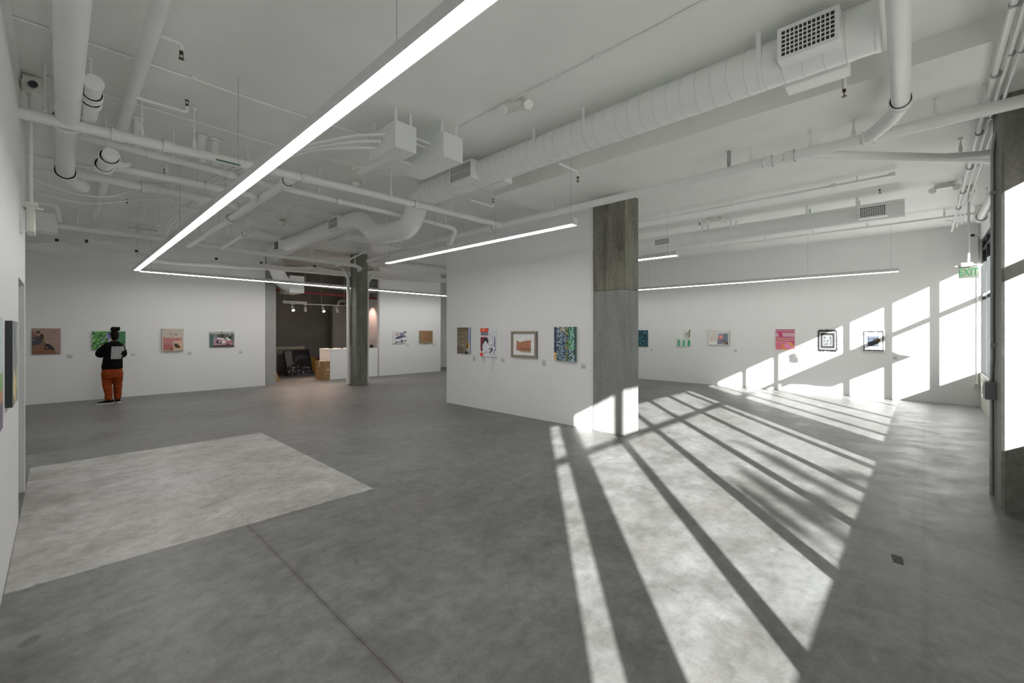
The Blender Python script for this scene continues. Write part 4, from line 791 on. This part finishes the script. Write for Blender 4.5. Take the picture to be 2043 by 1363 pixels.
A.poly(rgb(58,54,60),[(0.25,0.24),(0.45,0.22),(0.48,0.34),(0.42,0.46),(0.25,0.44)]).poly(rgb(176,168,176),[(0.36,0.34),(0.40,0.26),(0.43,0.44),(0.40,0.46)]).blob(rgb(178,168,164),0.57,0.34,0.09,0.12).poly(rgb(176,170,164),[(0.28,0.56),(0.42,0.68),(0.58,0.58),(0.56,0.46),(0.36,0.50)]).poly(rgb(48,48,44),[(0.36,0.62),(0.42,0.84),(0.56,0.86),(0.60,0.58)]).blob(rgb(120,116,106),0.48,0.90,0.04,0.07).blob(rgb(60,60,54),0.48,0.96,0.045,0.035)
A.poly(rgb(170,176,164),[(0.66,0.64),(0.72,0.64),(0.84,0.48),(0.82,0.40),(0.72,0.44)]).poly(rgb(46,48,46),[(0.74,0.60),(0.80,0.78),(0.90,0.74),(0.88,0.46)]).blob(rgb(140,140,136),0.82,0.78,0.035,0.05).rect(rgb(150,80,84),0.66,0.30,0.90,0.38).blob(rgb(92,36,44),0.91,0.33,0.035,0.05).blob(rgb(84,52,54),0.74,0.14,0.10,0.10).done()
caption('small caption card right of the brown slope painting', 'Y', YA, 0.12, 0.24, 1.04, 1.15); caption('small caption card right of the standing person', 'Y', YA, 1.29, 1.40, 1.05, 1.13, 4)
caption('small caption card right of the pink collaged panel', 'Y', YA, 2.50, 2.61, 1.03, 1.13); caption('small caption card right of the pink car collage', 'Y', YA, 3.75, 3.86, 1.02, 1.13)
# far white wall
A = Art('painting', 'white painting of a blue car on the wall behind the far column', 'Y', 15.0, 8.99, 9.60, 1.23, 1.71, 0.03, rgb(150,150,150))
A.rect(rgb(172,172,172),0,0,1,1).poly(rgb(150,138,134),[(0.14,0.55),(0.46,0.58),(0.44,0.92),(0.16,0.90)]).poly(rgb(108,108,132),[(0.48,0.56),(0.82,0.62),(0.86,0.88),(0.50,0.88)]).poly(rgb(54,52,54),[(0.78,0.88),(0.98,0.88),(0.98,0.98),(0.80,0.98)]).poly(rgb(70,64,86),[(0.12,0.36),(0.42,0.34),(0.74,0.50),(0.98,0.52),(0.94,0.60),(0.66,0.62),(0.34,0.56),(0.16,0.44)]).poly(rgb(172,170,184),[(0.10,0.30),(0.50,0.26),(1,0.32),(1,0.50),(0.64,0.40),(0.14,0.34)]).poly(rgb(66,62,74),[(0.20,0.16),(0.60,0.12),(1,0.28),(1,0.20),(0.62,0.06),(0.20,0.10)])
A.blob(rgb(50,48,52),0.62,0.20,0.09,0.12).blob(rgb(110,108,116),0.62,0.20,0.04,0.055).blob(rgb(70,72,68),0.22,0.08,0.08,0.07).done()
A = Art('painting', 'small orange-brown grid painting on the wall behind the far column', 'Y', 15.0, 10.20, 10.85, 1.23, 1.73, 0.05, rgb(130,120,90))
A.rect(rgb(136,112,84),0,0,1,1).rect(rgb(90,96,72),0,0,0.08,1); q = random.Random(4)
for i in range(12):
    for j in range(10):
        u_, v_ = 0.12+0.072*i, 0.05+0.094*j; A.rect(rgb(*q.choice([(120,86,60),(128,92,64),(112,76,60),(132,76,60),(118,90,58)] if i < 8 else [(112,92,62),(104,92,66),(120,84,62)])), u_, v_, u_+0.06, v_+0.078)
A.done()
caption('tiny caption card right of the blue car painting', 'Y', 15.0, 9.63, 9.73, 1.09, 1.17, 4); caption('tiny caption card right of the orange-brown grid painting', 'Y', 15.0, 10.88, 11.0, 1.07, 1.17, 4)
# partition
XP = 6.39
A = Art('photograph', 'tall brown photograph first on the partition wall', 'X', XP, 7.83, 7.37, 1.19, 1.79, 0.02, rgb(80,84,100), 'picture')
A.rect(rgb(104,94,78),0,0,1,1).rect(rgb(122,134,160),0.87,0,1,1).poly(rgb(88,76,58),[(0,0.80),(0.85,0.86),(0.85,1),(0,1)]).poly(rgb(60,48,36),[(0.05,0.70),(0.6,0.74),(0.6,0.76),(0.05,0.73)]).poly(rgb(66,52,38),[(0.12,0.52),(0.65,0.58),(0.65,0.60),(0.12,0.55)]).poly(rgb(94,96,80),[(0,0.38),(0.25,0.42),(0.2,0.56),(0,0.52)]).rect(rgb(186,142,56),0.82,0.20,0.95,0.42).poly(rgb(38,32,28),[(0.55,0),(0.86,0),(0.86,0.14),(0.62,0.10)]).poly(rgb(34,30,28),[(0.72,0.24),(0.84,0.20),(0.84,0.46)]).rect(rgb(134,136,120),0.74,0.08,0.92,0.20).poly(rgb(84,76,66),[(0,0),(0.5,0),(0.5,0.22),(0.1,0.30),(0,0.25)]).blob(rgb(200,198,190),0.50,0.35,0.03,0.02).stroke(rgb(40,32,26),[(0.34,0.40),(0.38,0.44)],0.03).done()
A = Art('painting', 'red, black and blue graffiti painting dripping down the partition wall', 'X', XP, 7.02, 6.53, 1.16, 1.77, 0.03, rgb(170,170,174))
A.rect(rgb(176,176,180),0,0,1,1).rect(rgb(206,60,36),0,0.86,0.52,1).poly(rgb(236,120,90),[(0.1,0.90),(0.34,0.91),(0.30,0.97),(0.12,0.96)]).rect(rgb(120,120,128),0.02,0.74,0.52,0.86).rect(rgb(200,150,156),0.04,0.69,0.48,0.74).poly(rgb(104,26,42),[(0.02,0.20),(0.16,0.16),(0.14,0.36),(0.20,0.52),(0.44,0.68),(0.02,0.68)])
for i, ch in enumerate('LIBRE'):
    A.rect(rgb(66,70,80), 0.07+0.09*i, 0.75, 0.13+0.09*i, 0.855)
    if i % 2: A.rect(rgb(176,176,182), 0.09+0.09*i, 0.775, 0.115+0.09*i, 0.80)
for pts in ([(0.14,0.40),(0.22,0.62),(0.30,0.66),(0.50,0.66),(0.54,0.50),(0.46,0.44),(0.42,0.52),(0.30,0.54),(0.22,0.46)],[(0.02,0.38),(0.14,0.46),(0.16,0.40),(0.06,0.34)],[(0.60,0.12),(0.78,0.20),(0.80,0.28),(0.68,0.34),(0.72,0.22),(0.56,0.16)],[(0.20,0.12),(0.30,0.10),(0.26,0.06)],[(0.34,0.14),(0.46,0.14),(0.44,0.16),(0.36,0.17)]): A.poly(rgb(44,42,44), pts)
q = random.Random(9)
for i in range(46):
    u_, v_ = q.uniform(0.54,0.95), q.uniform(0.05,0.98); g = q.uniform(0,PI); L = q.uniform(0.02,0.07); A.stroke(rgb(48,48,54), [(u_,v_),(min(1,u_+L*math.cos(g)),min(1,v_+L*math.sin(g)))], q.uniform(0.006,0.016))
for i in range(14): A.stroke(rgb(40,44,110), [(0.93+q.uniform(-0.05,0.05),0.70-0.035*i),(0.95+q.uniform(-0.05,0.04),0.68-0.035*i)], 0.02)
A.blob(rgb(220,40,30),0.08,0.06,0.10,0.08).done()
m = MB()
for u_, L in ((0.04,0.10),(0.10,0.16),(0.18,0.12),(0.23,0.17),(0.70,0.34),(0.79,0.26),(0.90,0.10),(0.97,0.06)): m.prism([A.P(u_-0.006,0,0), A.P(u_+0.006,0,0), A.P(u_+0.003,-L/0.61,0), A.P(u_-0.003,-L/0.61,0)], A.N()*0.002)
part('paint_drips', m, M_TEXT, A.t, 'thin paint drips below the canvas')
A = Art('framed_print', 'taupe framed brown textile piece on the partition wall', 'X', XP, 6.08, 5.41, 1.185, 1.70, 0.02, rgb(180,178,176), 'picture')
A.rect(rgb(182,182,184),0.03,0.03,0.97,0.97).poly(rgb(140,96,72),[(0.20,0.26),(0.78,0.20),(0.77,0.62),(0.80,0.66),(0.55,0.64),(0.34,0.58),(0.20,0.65)]).poly(rgb(122,80,58),[(0.22,0.30),(0.76,0.24),(0.76,0.36),(0.22,0.38)]).poly(rgb(134,118,100),[(0.22,0.26),(0.40,0.20),(0.77,0.18),(0.76,0.26)]); q = random.Random(2)
for i in range(40): u_, v_ = q.uniform(0.22,0.72), q.uniform(0.30,0.58); A.stroke(rgb(*q.choice([(160,112,82),(112,74,54),(150,100,70)])), [(u_,v_),(u_+q.uniform(-0.06,0.06),v_+q.uniform(-0.04,0.04))], 0.006)
A.done(); A.frame(0.042, 0.025, M_WOOD)
A = Art('painting', 'blue-green striped encrusted painting nearest the central column', 'X', XP, 4.97, 4.49, 1.165, 1.78, 0.04, rgb(70,90,80))
A.rect(rgb(60,76,84),0,0,1,1); q = random.Random(21)
for i in range(16):
    for j in range(30):
        u_, v_ = i/16, j/30
        if u_ < 0.08: pal = [(30,40,64),(24,32,48),(60,74,100)] if v_ > 0.2 else [(190,150,90),(200,140,90),(100,110,60)]
        elif u_ < 0.55: pal = [(70,92,112),(110,128,140),(48,62,84),(140,150,156),(84,108,104),(38,52,76)] if not (0.25 < u_ < 0.48 and v_ > 0.82) else [(190,140,120),(210,160,140),(60,60,80),(110,130,110)]
        elif u_ < 0.70: pal = [(60,110,60),(90,130,70),(60,80,110),(44,56,50),(150,110,90)]
        else: pal = [(70,130,100),(100,156,130),(60,100,84),(140,164,160),(44,80,60)] if v_ > 0.3 else [(120,140,150),(60,80,84),(160,170,180),(50,60,56)]
        A.rect(rgb(*q.choice(pal)), u_, v_, min(1,u_+q.uniform(0.04,0.075)), min(1,v_+q.uniform(0.025,0.06)))
A.done()
caption('caption card right of the tall brown photograph', 'X', XP, 7.30, 7.18, 1.03, 1.16, 7); caption('caption card right of the dripping graffiti painting', 'X', XP, 6.41, 6.28, 1.05, 1.15, 6); caption('caption card right of the taupe framed textile', 'X', XP, 5.30, 5.19, 1.03, 1.17, 7); caption('caption card beside the central column', 'X', XP, 4.40, 4.28, 1.03, 1.14, 6)
# right wall
GAIN = 1.75
A = Art('painting', 'dark teal painting half hidden by the central column', 'X', XR, 7.5, 7.06, 1.16, 1.74, 0.03, rgb(30,60,70)); A.rect(rgb(30,64,72),0,0,1,1); q = random.Random(31)
for i in range(120): A.blob(rgb(*q.choice([(24,54,66),(50,100,110),(20,44,56),(80,130,136),(40,84,80)])), q.random(), q.random(), q.uniform(0.02,0.06), q.uniform(0.02,0.05))
A.done()
A = Art('painting', 'pale picture of plants with three green panels on the right wall', 'X', XR, 6.02, 5.55, 1.19, 1.76, 0.03, rgb(190,190,186)); A.rect(rgb(182,186,182),0,0,1,1)
for u_, c_ in ((0.02,(84,140,112)),(0.38,(90,150,120)),(0.74,(78,140,110))): A.poly(rgb(*c_), [(u_,0.02),(u_+0.24,0.02),(u_+0.22,0.40),(u_+0.05,0.42)])
q = random.Random(8)
for i in range(60): A.blob(rgb(*q.choice([(124,130,110),(104,108,84),(150,150,140),(90,96,70)])), min(0.98,q.gauss(0.78,0.16)), q.gauss(0.72,0.12), 0.03, 0.02)
A.stroke(rgb(90,90,60),[(0.88,0.50),(0.92,0.98)],0.03).done()
A = Art('framed_print', 'white framed still life with a pink shape on the right wall', 'X', XR, 4.99, 4.37, 1.27, 1.70, 0.02, rgb(200,198,194), 'picture'); A.rect(rgb(196,192,186),0.02,0.02,0.98,0.98).rect(rgb(176,168,164),0.07,0.10,0.46,0.86).rect(rgb(196,194,188),0.07,0.06,0.46,0.28).rect(rgb(96,106,114),0.46,0.10,0.94,0.86).poly(rgb(120,140,152),[(0.46,0.60),(0.72,0.60),(0.72,0.86),(0.46,0.86)])
A.blob(rgb(186,100,104),0.60,0.56,0.11,0.17).blob(rgb(224,140,142),0.60,0.58,0.07,0.07).blob(rgb(108,108,116),0.52,0.20,0.14,0.16).poly(rgb(84,50,44),[(0.64,0.05),(0.94,0.05),(0.94,0.26)]).poly(rgb(176,160,140),[(0.64,0.06),(0.84,0.24),(0.80,0.14)]).blob(rgb(60,60,62),0.78,0.28,0.06,0.05).done(); A.frame(0.018, 0.015, W_FIX)
A = Art('painting', 'pink and orange abstract striped painting on the right wall', 'X', XR, 3.11, 2.64, 1.17, 1.76, 0.035, rgb(170,150,150)); A.rect(rgb(176,96,112),0,0,1,1)
for v0, v1, c_ in ((0.94,1.0,(126,96,104)),(0.88,0.94,(176,104,124)),(0.82,0.90,(150,76,92)),(0.64,0.82,(170,136,148)),(0.60,0.64,(130,50,84)),(0.52,0.60,(176,116,122)),(0.50,0.53,(104,58,60)),(0.46,0.50,(196,140,124)),(0.40,0.46,(160,80,100)),(0.34,0.38,(196,120,140))): A.rect(rgb(*c_),0,v0,1,v1)
A.poly(rgb(158,52,92),[(0.10,0.88),(0.32,0.88),(0.40,0.62),(0.22,0.60)]).poly(rgb(200,120,156),[(0.50,0.04),(0.98,0.10),(0.98,0.16),(0.66,0.34),(0.44,0.26)]).poly(rgb(190,116,72),[(0.28,0.28),(0.44,0.27),(0.56,0.03),(0.38,0.02)]).poly(rgb(206,134,84),[(0.60,0.36),(0.76,0.38),(0.98,0.20),(0.98,0.16),(0.84,0.16)]).poly(rgb(168,70,112),[(0.72,0.46),(1,0.47),(1,0.24),(0.80,0.38)]).rect(rgb(220,150,110),0,0,1,0.03).done()
A = Art('textile_work', 'black fringed square textile with a white border on the right wall', 'X', XR, 2.08, 1.69, 1.19, 1.71, 0.03, rgb(30,32,30), 'textile'); A.rect((0.020,0.021,0.021),0,0,1,1)
for q_ in ((0.05,0.05,0.95,0.09),(0.05,0.91,0.95,0.95),(0.05,0.05,0.09,0.95),(0.91,0.05,0.95,0.95)): A.rect(rgb(214,216,210),*q_)
A.rect((0.060,0.066,0.070),0.26,0.26,0.74,0.74)
for i in range(10):
    k = 0.26+0.05*i; A.rect((0.8,0.8,0.8),k-0.015,0.735,k+0.015,0.765); A.rect((0.8,0.8,0.8),k-0.015,0.235,k+0.015,0.265); A.rect((0.8,0.8,0.8),0.735,k-0.015,0.765,k+0.015); A.rect((0.8,0.8,0.8),0.235,k-0.02,0.26,k+0.03)
A.stroke((0.75,0.77,0.78),[(0.42,0.46),(0.44,0.58),(0.52,0.62),(0.60,0.54),(0.62,0.40),(0.58,0.28)],0.02).rect((0.78,0.8,0.8),0.31,0.36,0.42,0.42).rect((0.78,0.8,0.8),0.50,0.38,0.60,0.41).rect((0.78,0.8,0.8),0.31,0.54,0.40,0.58).rect((0.65,0.67,0.68),0.40,0.66,0.60,0.72).done()
def fringe(A, col, ln, n_):
    m = MB(); q = random.Random(6)
    for i in range(n_):
        f = i/n_
        for (u_, v_, du, dv) in ((f,0,0,-1),(f,1,0,1),(0,f,-1,0),(1,f,1,0)):
            L = ln*q.uniform(0.4,1.2); j = q.uniform(-0.03,0.03); k = 0.012
            pt = (u_+du*L+(j if dv else 0), v_+dv*L+(j if du else 0)); p0 = (u_-(k if dv else 0), v_-(k if du else 0)); p1 = (u_+(k if dv else 0), v_+(k if du else 0))
            m.add([A.P(*p0,0.004), A.P(*p1,0.004), A.P(*pt,0.012), A.P(*p0,0.03), A.P(*p1,0.03)], [(0,1,2),(3,2,4),(0,2,3),(1,4,2)])
    o = part('fringe', m, col, A.t, smooth=False); o['kind'] = 'stuff'
fringe(A, plain('black_fringe', (0.016,0.017,0.016), 0.9), 0.11, 46)
A = Art('textile_work', 'white fringed textile with a blue-brown centre in the sun patch', 'X', XR, 1.13, 0.73, 1.20, 1.71, 0.03, (0.78,0.78,0.78), 'textile'); A.rect((0.72,0.74,0.74),0,0,1,1); q = random.Random(12)
for i in range(34):
    f = i/34; L = 0.03
    for (u_, v_) in ((f,0.03),(f,0.97),(0.03,f),(0.97,f)): A.blob((0.022,0.024,0.025), u_, v_, q.uniform(0.02,0.045), q.uniform(0.02,0.045), 6)
A.rect((0.022,0.032,0.05),0.22,0.24,0.76,0.74).poly((0.10,0.105,0.14),[(0.26,0.62),(0.72,0.68),(0.74,0.76),(0.26,0.76)]).poly((0.075,0.045,0.022),[(0.50,0.50),(0.64,0.62),(0.82,0.60),(0.84,0.46),(0.60,0.42)]).poly((0.07,0.09,0.125),[(0.22,0.54),(0.46,0.60),(0.48,0.48),(0.24,0.50)]).poly((0.10,0.12,0.14),[(0.50,0.28),(0.76,0.30),(0.72,0.36)]).done(); fringe(A, plain('white_fringe', (0.78,0.77,0.74), 0.9), 0.16, 40)
caption('caption card right of the dark teal painting', 'X', XR, 6.96, 6.85, 1.01, 1.08, 4); caption('caption card right of the white framed still life', 'X', XR, 4.24, 4.13, 1.05, 1.16, 5); caption('caption card in the sun patch right of the white textile', 'X', XR, 0.56, 0.45, 0.99, 1.09, 5)
# left wall, seen almost edge-on
GAIN = 1.8
A = Art('painting', 'thick dark canvas seen edge-on on the left wall', 'L', -0.25, 4.452, 4.985, 1.185, 1.772, 0.034, (0.035,0.038,0.042)); A.rect(rgb(110,114,112),0,0,1,1)
for u_, v_, c_ in ((0.3,0.25,(190,180,140)),(0.5,0.15,(170,150,100)),(0.75,0.3,(150,150,120)),(0.4,0.8,(90,96,96)),(0.8,0.75,(130,134,130))): A.blob(rgb(*c_),u_,v_,0.14,0.18)
A.done()
A = Art('painting', 'colourful canvas cut off by the left edge of the frame', 'L', -0.25, 3.10, 3.79, 1.155, 1.78, 0.03, (0.5,0.52,0.52)); A.rect(rgb(150,164,168),0,0.5,1,1).rect(rgb(110,140,90),0,0.34,1,0.5).rect(rgb(150,110,90),0,0.24,1,0.34).rect(rgb(96,90,104),0,0,1,0.24).done()

# ================================================================== THE PERSON
PX, PY = 0.885, 13.86; PSX, PSY = 0.76, 0.86
def remesh(mb, vox, smooth_it=6):
    me = bpy.data.meshes.new('tmp'); me.from_pydata(mb.v, [], mb.f); me.validate()
    bm = bmesh.new(); bm.from_mesh(me); bmesh.ops.recalc_face_normals(bm, faces=bm.faces); bm.to_mesh(me); bm.free()
    o = bpy.data.objects.new('tmp', me); C.objects.link(o)
    r = o.modifiers.new('r', 'REMESH'); r.mode = 'VOXEL'; r.voxel_size = vox; r.use_smooth_shade = True
    s_ = o.modifiers.new('s', 'SMOOTH'); s_.factor = 0.5; s_.iterations = smooth_it
    bpy.context.view_layer.update()
    out = bpy.data.meshes.new_from_object(o.evaluated_get(bpy.context.evaluated_depsgraph_get()))
    bpy.data.objects.remove(o); bpy.data.meshes.remove(me); return out
def body_part(name, mb, mat, parent, vox, it=6, label=None, fold=0.0):
    me = remesh(mb, vox, it); me.name = name
    if fold:
        new = []
        for v, nr in zip(me.vertices, [Vector(x.vector) for x in me.vertex_normals]):
            c = v.co; new += list(c + nr*fold*(pnoise(Vector((c.x*9, c.y*9, c.z*16))) + 0.5*pnoise(Vector((c.x*20, c.y*20, c.z*30)))))
        me.vertices.foreach_set('co', new); me.update()
    me.transform(Matrix.Diagonal((PSX, PSY, 1, 1))); me.materials.clear(); me.materials.append(mat)
    o = bpy.data.objects.new(name, me); C.objects.link(o); o.parent = parent
    if label: o['label'] = label
    return o
pers = thing('person', 'person in black shirt and orange trousers looking at the flower picture', 'person', (PX, PY, 0))
def arm(mb, pts, rs): mb.tube(fillet(pts, 0.05, 4), [rs[0]+(rs[-1]-rs[0])*i/(len(fillet(pts,0.05,4))-1) for i in range(len(fillet(pts,0.05,4)))], 14)
Ls, Le, Lw = (-0.20,0.0,1.40), (-0.345,0.06,1.17), (-0.20,0.25,1.12)
Rs, Re, Rw = (0.22,0.0,1.39), (0.27,0.10,1.14), (0.06,0.27,1.13)
b = MB()
b.ball((0.035,0.02,1.60), 0.104, 0.112, 0.118, 18, 12); b.ball((0.035,0.075,1.545), 0.055, 0.05, 0.05)
b.ball((0.035,0.125,1.59), 0.016, 0.022, 0.022); b.ball((0.035,0.112,1.545), 0.028, 0.012, 0.010)            # nose, mouth
for s_ in (-1, 1): b.ball((0.035+s_*0.083,0.02,1.595), 0.014, 0.024, 0.034); b.ball((0.035+s_*0.032,0.110,1.612), 0.014, 0.010, 0.010)   # ears, eyes
b.tube([(0.035,-0.005,1.40),(0.035,0.005,1.53)], [0.066,0.058], 14)
b.loft([(0,0.02,0.80,0.17,0.12),(0,0.02,0.95,0.165,0.12),(0,0.02,1.10,0.16,0.115),(0.01,0.01,1.25,0.175,0.11),(0.015,0.0,1.36,0.17,0.095),(0.03,0,1.43,0.09,0.07)])
for s0, e0, w0 in ((Ls,Le,Lw),(Rs,Re,Rw)): arm(b, [s0,e0,w0], [0.052,0.030])
def hand(mb, w0, d, side):
    w0 = Vector(w0); d = Vector(d).normalized(); up = Vector((0,0,1)); sd = d.cross(up).normalized()*side
    mb.obox(w0+d*0.045, d, up, sd, 0.045, 0.038, 0.013)
    for i, L in enumerate((0.062,0.074,0.070,0.056)):
        p = w0+d*0.085+up*(0.030-0.020*i); mb.tube([p-d*0.02, p+d*L*0.5+sd*0.004, p+d*L*0.85+sd*0.022], [0.0095,0.009,0.0075], 8)
    p = w0+d*0.025+up*0.036; mb.tube([p-up*0.01, p+d*0.03+up*0.028, p+d*0.06+up*0.034+sd*0.01], [0.012,0.011,0.009], 8)
hand(b, Lw, (0.9,0.25,0.12), 1); hand(b, Rw, (-0.9,0.1,-0.35), -1)
for s_, fx, fy in ((-1,-0.105,-0.02),(1,0.11,0.10)):
    b.tube([(s_*0.095,0.02,0.86),(fx*1.05,0.02+fy*0.3,0.48),(fx,fy,0.08)], [0.085,0.058,0.042], 14); b.tube([(fx,fy,0.06),(fx-0.06,fy+0.05,0.045)], [0.04,0.035], 10)
body_part('body', b, M_SKIN, pers, 0.0075, 3)
sh_ = MB()
sh_.loft([(-0.018,0.02,0.80,0.235,0.165),(-0.020,0.02,0.86,0.25,0.18),(-0.012,0.02,0.98,0.235,0.17),(0.0,0.015,1.12,0.228,0.16),(0.01,0.01,1.26,0.235,0.15),(0.018,0.0,1.36,0.225,0.13),(0.03,0.0,1.43,0.150,0.105),(0.035,0.0,1.475,0.080,0.080)], 28)
for s0, e0, w0, k in ((Ls,Le,Lw,0.55),(Rs,Re,Rw,0.5)):
    w1 = Vector(e0)+(Vector(w0)-Vector(e0))*k; p_ = fillet([Vector((0.02,0,1.33)), Vector(s0)+Vector((0.055 if s0[0] < 0 else -0.055,0,-0.035)), e0, w1], 0.09, 5); sh_.tube(p_, [0.105-0.034*i/(len(p_)-1) for i in range(len(p_))], 16); sh_.ball(p_[-1], 0.07)
shirt = body_part('shirt', sh_, M_SHIRT, pers, 0.010, 12, 'loose black crew-neck top', 0.006)
tr_ = MB()
tr_.loft([(-0.02,0.03,0.60,0.245,0.165),(-0.02,0.02,0.70,0.255,0.180),(-0.018,0.02,0.80,0.24,0.170),(-0.018,0.02,0.87,0.22,0.155)], 28)
for s_, fx, fy, rb in ((-1,-0.105,-0.02,0.088),(1,0.11,0.10,0.082)):
    tr_.tube([(s_*0.118-0.018,0.03,0.70),(s_*0.122-0.015,0.03+fy*0.3,0.45),(fx,fy,0.25),(fx,fy,0.085)], [0.138,0.112,0.098,rb], 20)
body_part('trousers', tr_, M_TROUS, pers, 0.010, 4, 'loose rust-orange trousers', 0.011)
hr = MB(); hr.ball((0.035,0.0,1.625), 0.104, 0.112, 0.112, 18, 12); hr.ball((0.035,-0.02,1.56), 0.092, 0.085, 0.085)
q = random.Random(14)
for i in range(46):
    th = q.uniform(0,2*PI); R_ = q.uniform(0.2,1)**0.5; hr.ball((0.045+0.105*R_*math.cos(th), -0.02+0.07*R_*math.sin(th), 1.755+0.035*q.uniform(-1,1)), q.uniform(0.018,0.030))
body_part('hair', hr, M_HAIR, pers, 0.008, 2, 'black hair tied up in a bun', 0.006)
for s_, fx, fy, dr in ((-1,-0.105,-0.02,Vector((-0.93,0.30,0))),(1,0.11,0.10,Vector((-0.25,0.95,0)))):
    dr.normalize(); h0 = Vector((fx,fy,0))-dr*0.075; sd = Vector((-dr.y,dr.x,0)); m = MB(); so_ = MB()
    for nm, mbx, zz, tk in (('u',m,0.0,0),('s',so_,0.0,0)): pass
    prof = [(0.0,0.036,0.085),(0.06,0.042,0.095),(0.13,0.046,0.085),(0.20,0.050,0.060),(0.26,0.042,0.048),(0.29,0.02,0.036)]
    for (l0,w0_,z0_),(l1,w1_,z1_) in zip(prof[:-1], prof[1:]):
        q8 = [h0+dr*l+sd*(w_*k)+Vector((0,0,z)) for l, w_, zt in ((l0,w0_,z0_),(l1,w1_,z1_)) for k, z in ((-1,0.028),(1,0.028),(0.62,zt),(-0.62,zt))]
        m.add(q8, [(0,1,5,4),(1,2,6,5),(2,3,7,6),(3,0,4,7),(0,3,2,1),(4,5,6,7)])
    so_.prism([h0+dr*l+sd*(w_*1.12*k) for k, seq in ((1, prof), (-1, prof[::-1])) for l, w_, _ in [(l*1.02-0.004, w_, 0) for l, w_, _ in seq]], (0,0,0.03))
    off = Vector(pers.location)
    for mm in (m, so_): mm.v = [(p[0]+fx*(PSX-1)+off.x, p[1]+fy*(PSY-1)+off.y, p[2]) for p in mm.v]
    s1 = part('shoe', m, M_SHOE, pers); part('sole', so_, M_SOLE, s1, 'off-white rubber sole')
# printed block of small text on the back of the shirt, laid on the cloth
bpy.context.view_layer.update()
bv = BVHTree.FromPolygons([v.co for v in shirt.data.vertices], [p.vertices for p in shirt.data.polygons]); pm = MB(); q = random.Random(3)
def onback(x, z):
    h = bv.ray_cast(Vector((x,-1,z)), Vector((0,1,0))); return (Vector((x, h[0].y-0.003, z)) if h[0] else None)
z = 1.345
while z > 1.06:
    x = PSX*(-0.045-0.06*(1.345-z)); xe = PSX*(0.235 if z > 1.24 else 0.165)
    while x < xe:
        w_ = q.uniform(0.012,0.034); n_ = max(2, int(w_/0.012)); ok = True; row = []
        for i in range(n_+1):
            p0, p1 = onback(x+w_*i/n_, z), onback(x+w_*i/n_, z-0.0125)
            if not p0 or not p1: ok = False; break
            row.append((p0,p1))
        if ok:
            for (a0,a1),(c0,c1) in zip(row[:-1], row[1:]): pm.add([a0,c0,c1,a1], [(0,1,2,3)])
        x += w_+0.004
    z -= 0.0165
pm.v = [(p[0]+PX, p[1]+PY, p[2]) for p in pm.v]
part('shirt_print', pm, M_PRINT, pers, 'block of small white printed text', smooth=False)
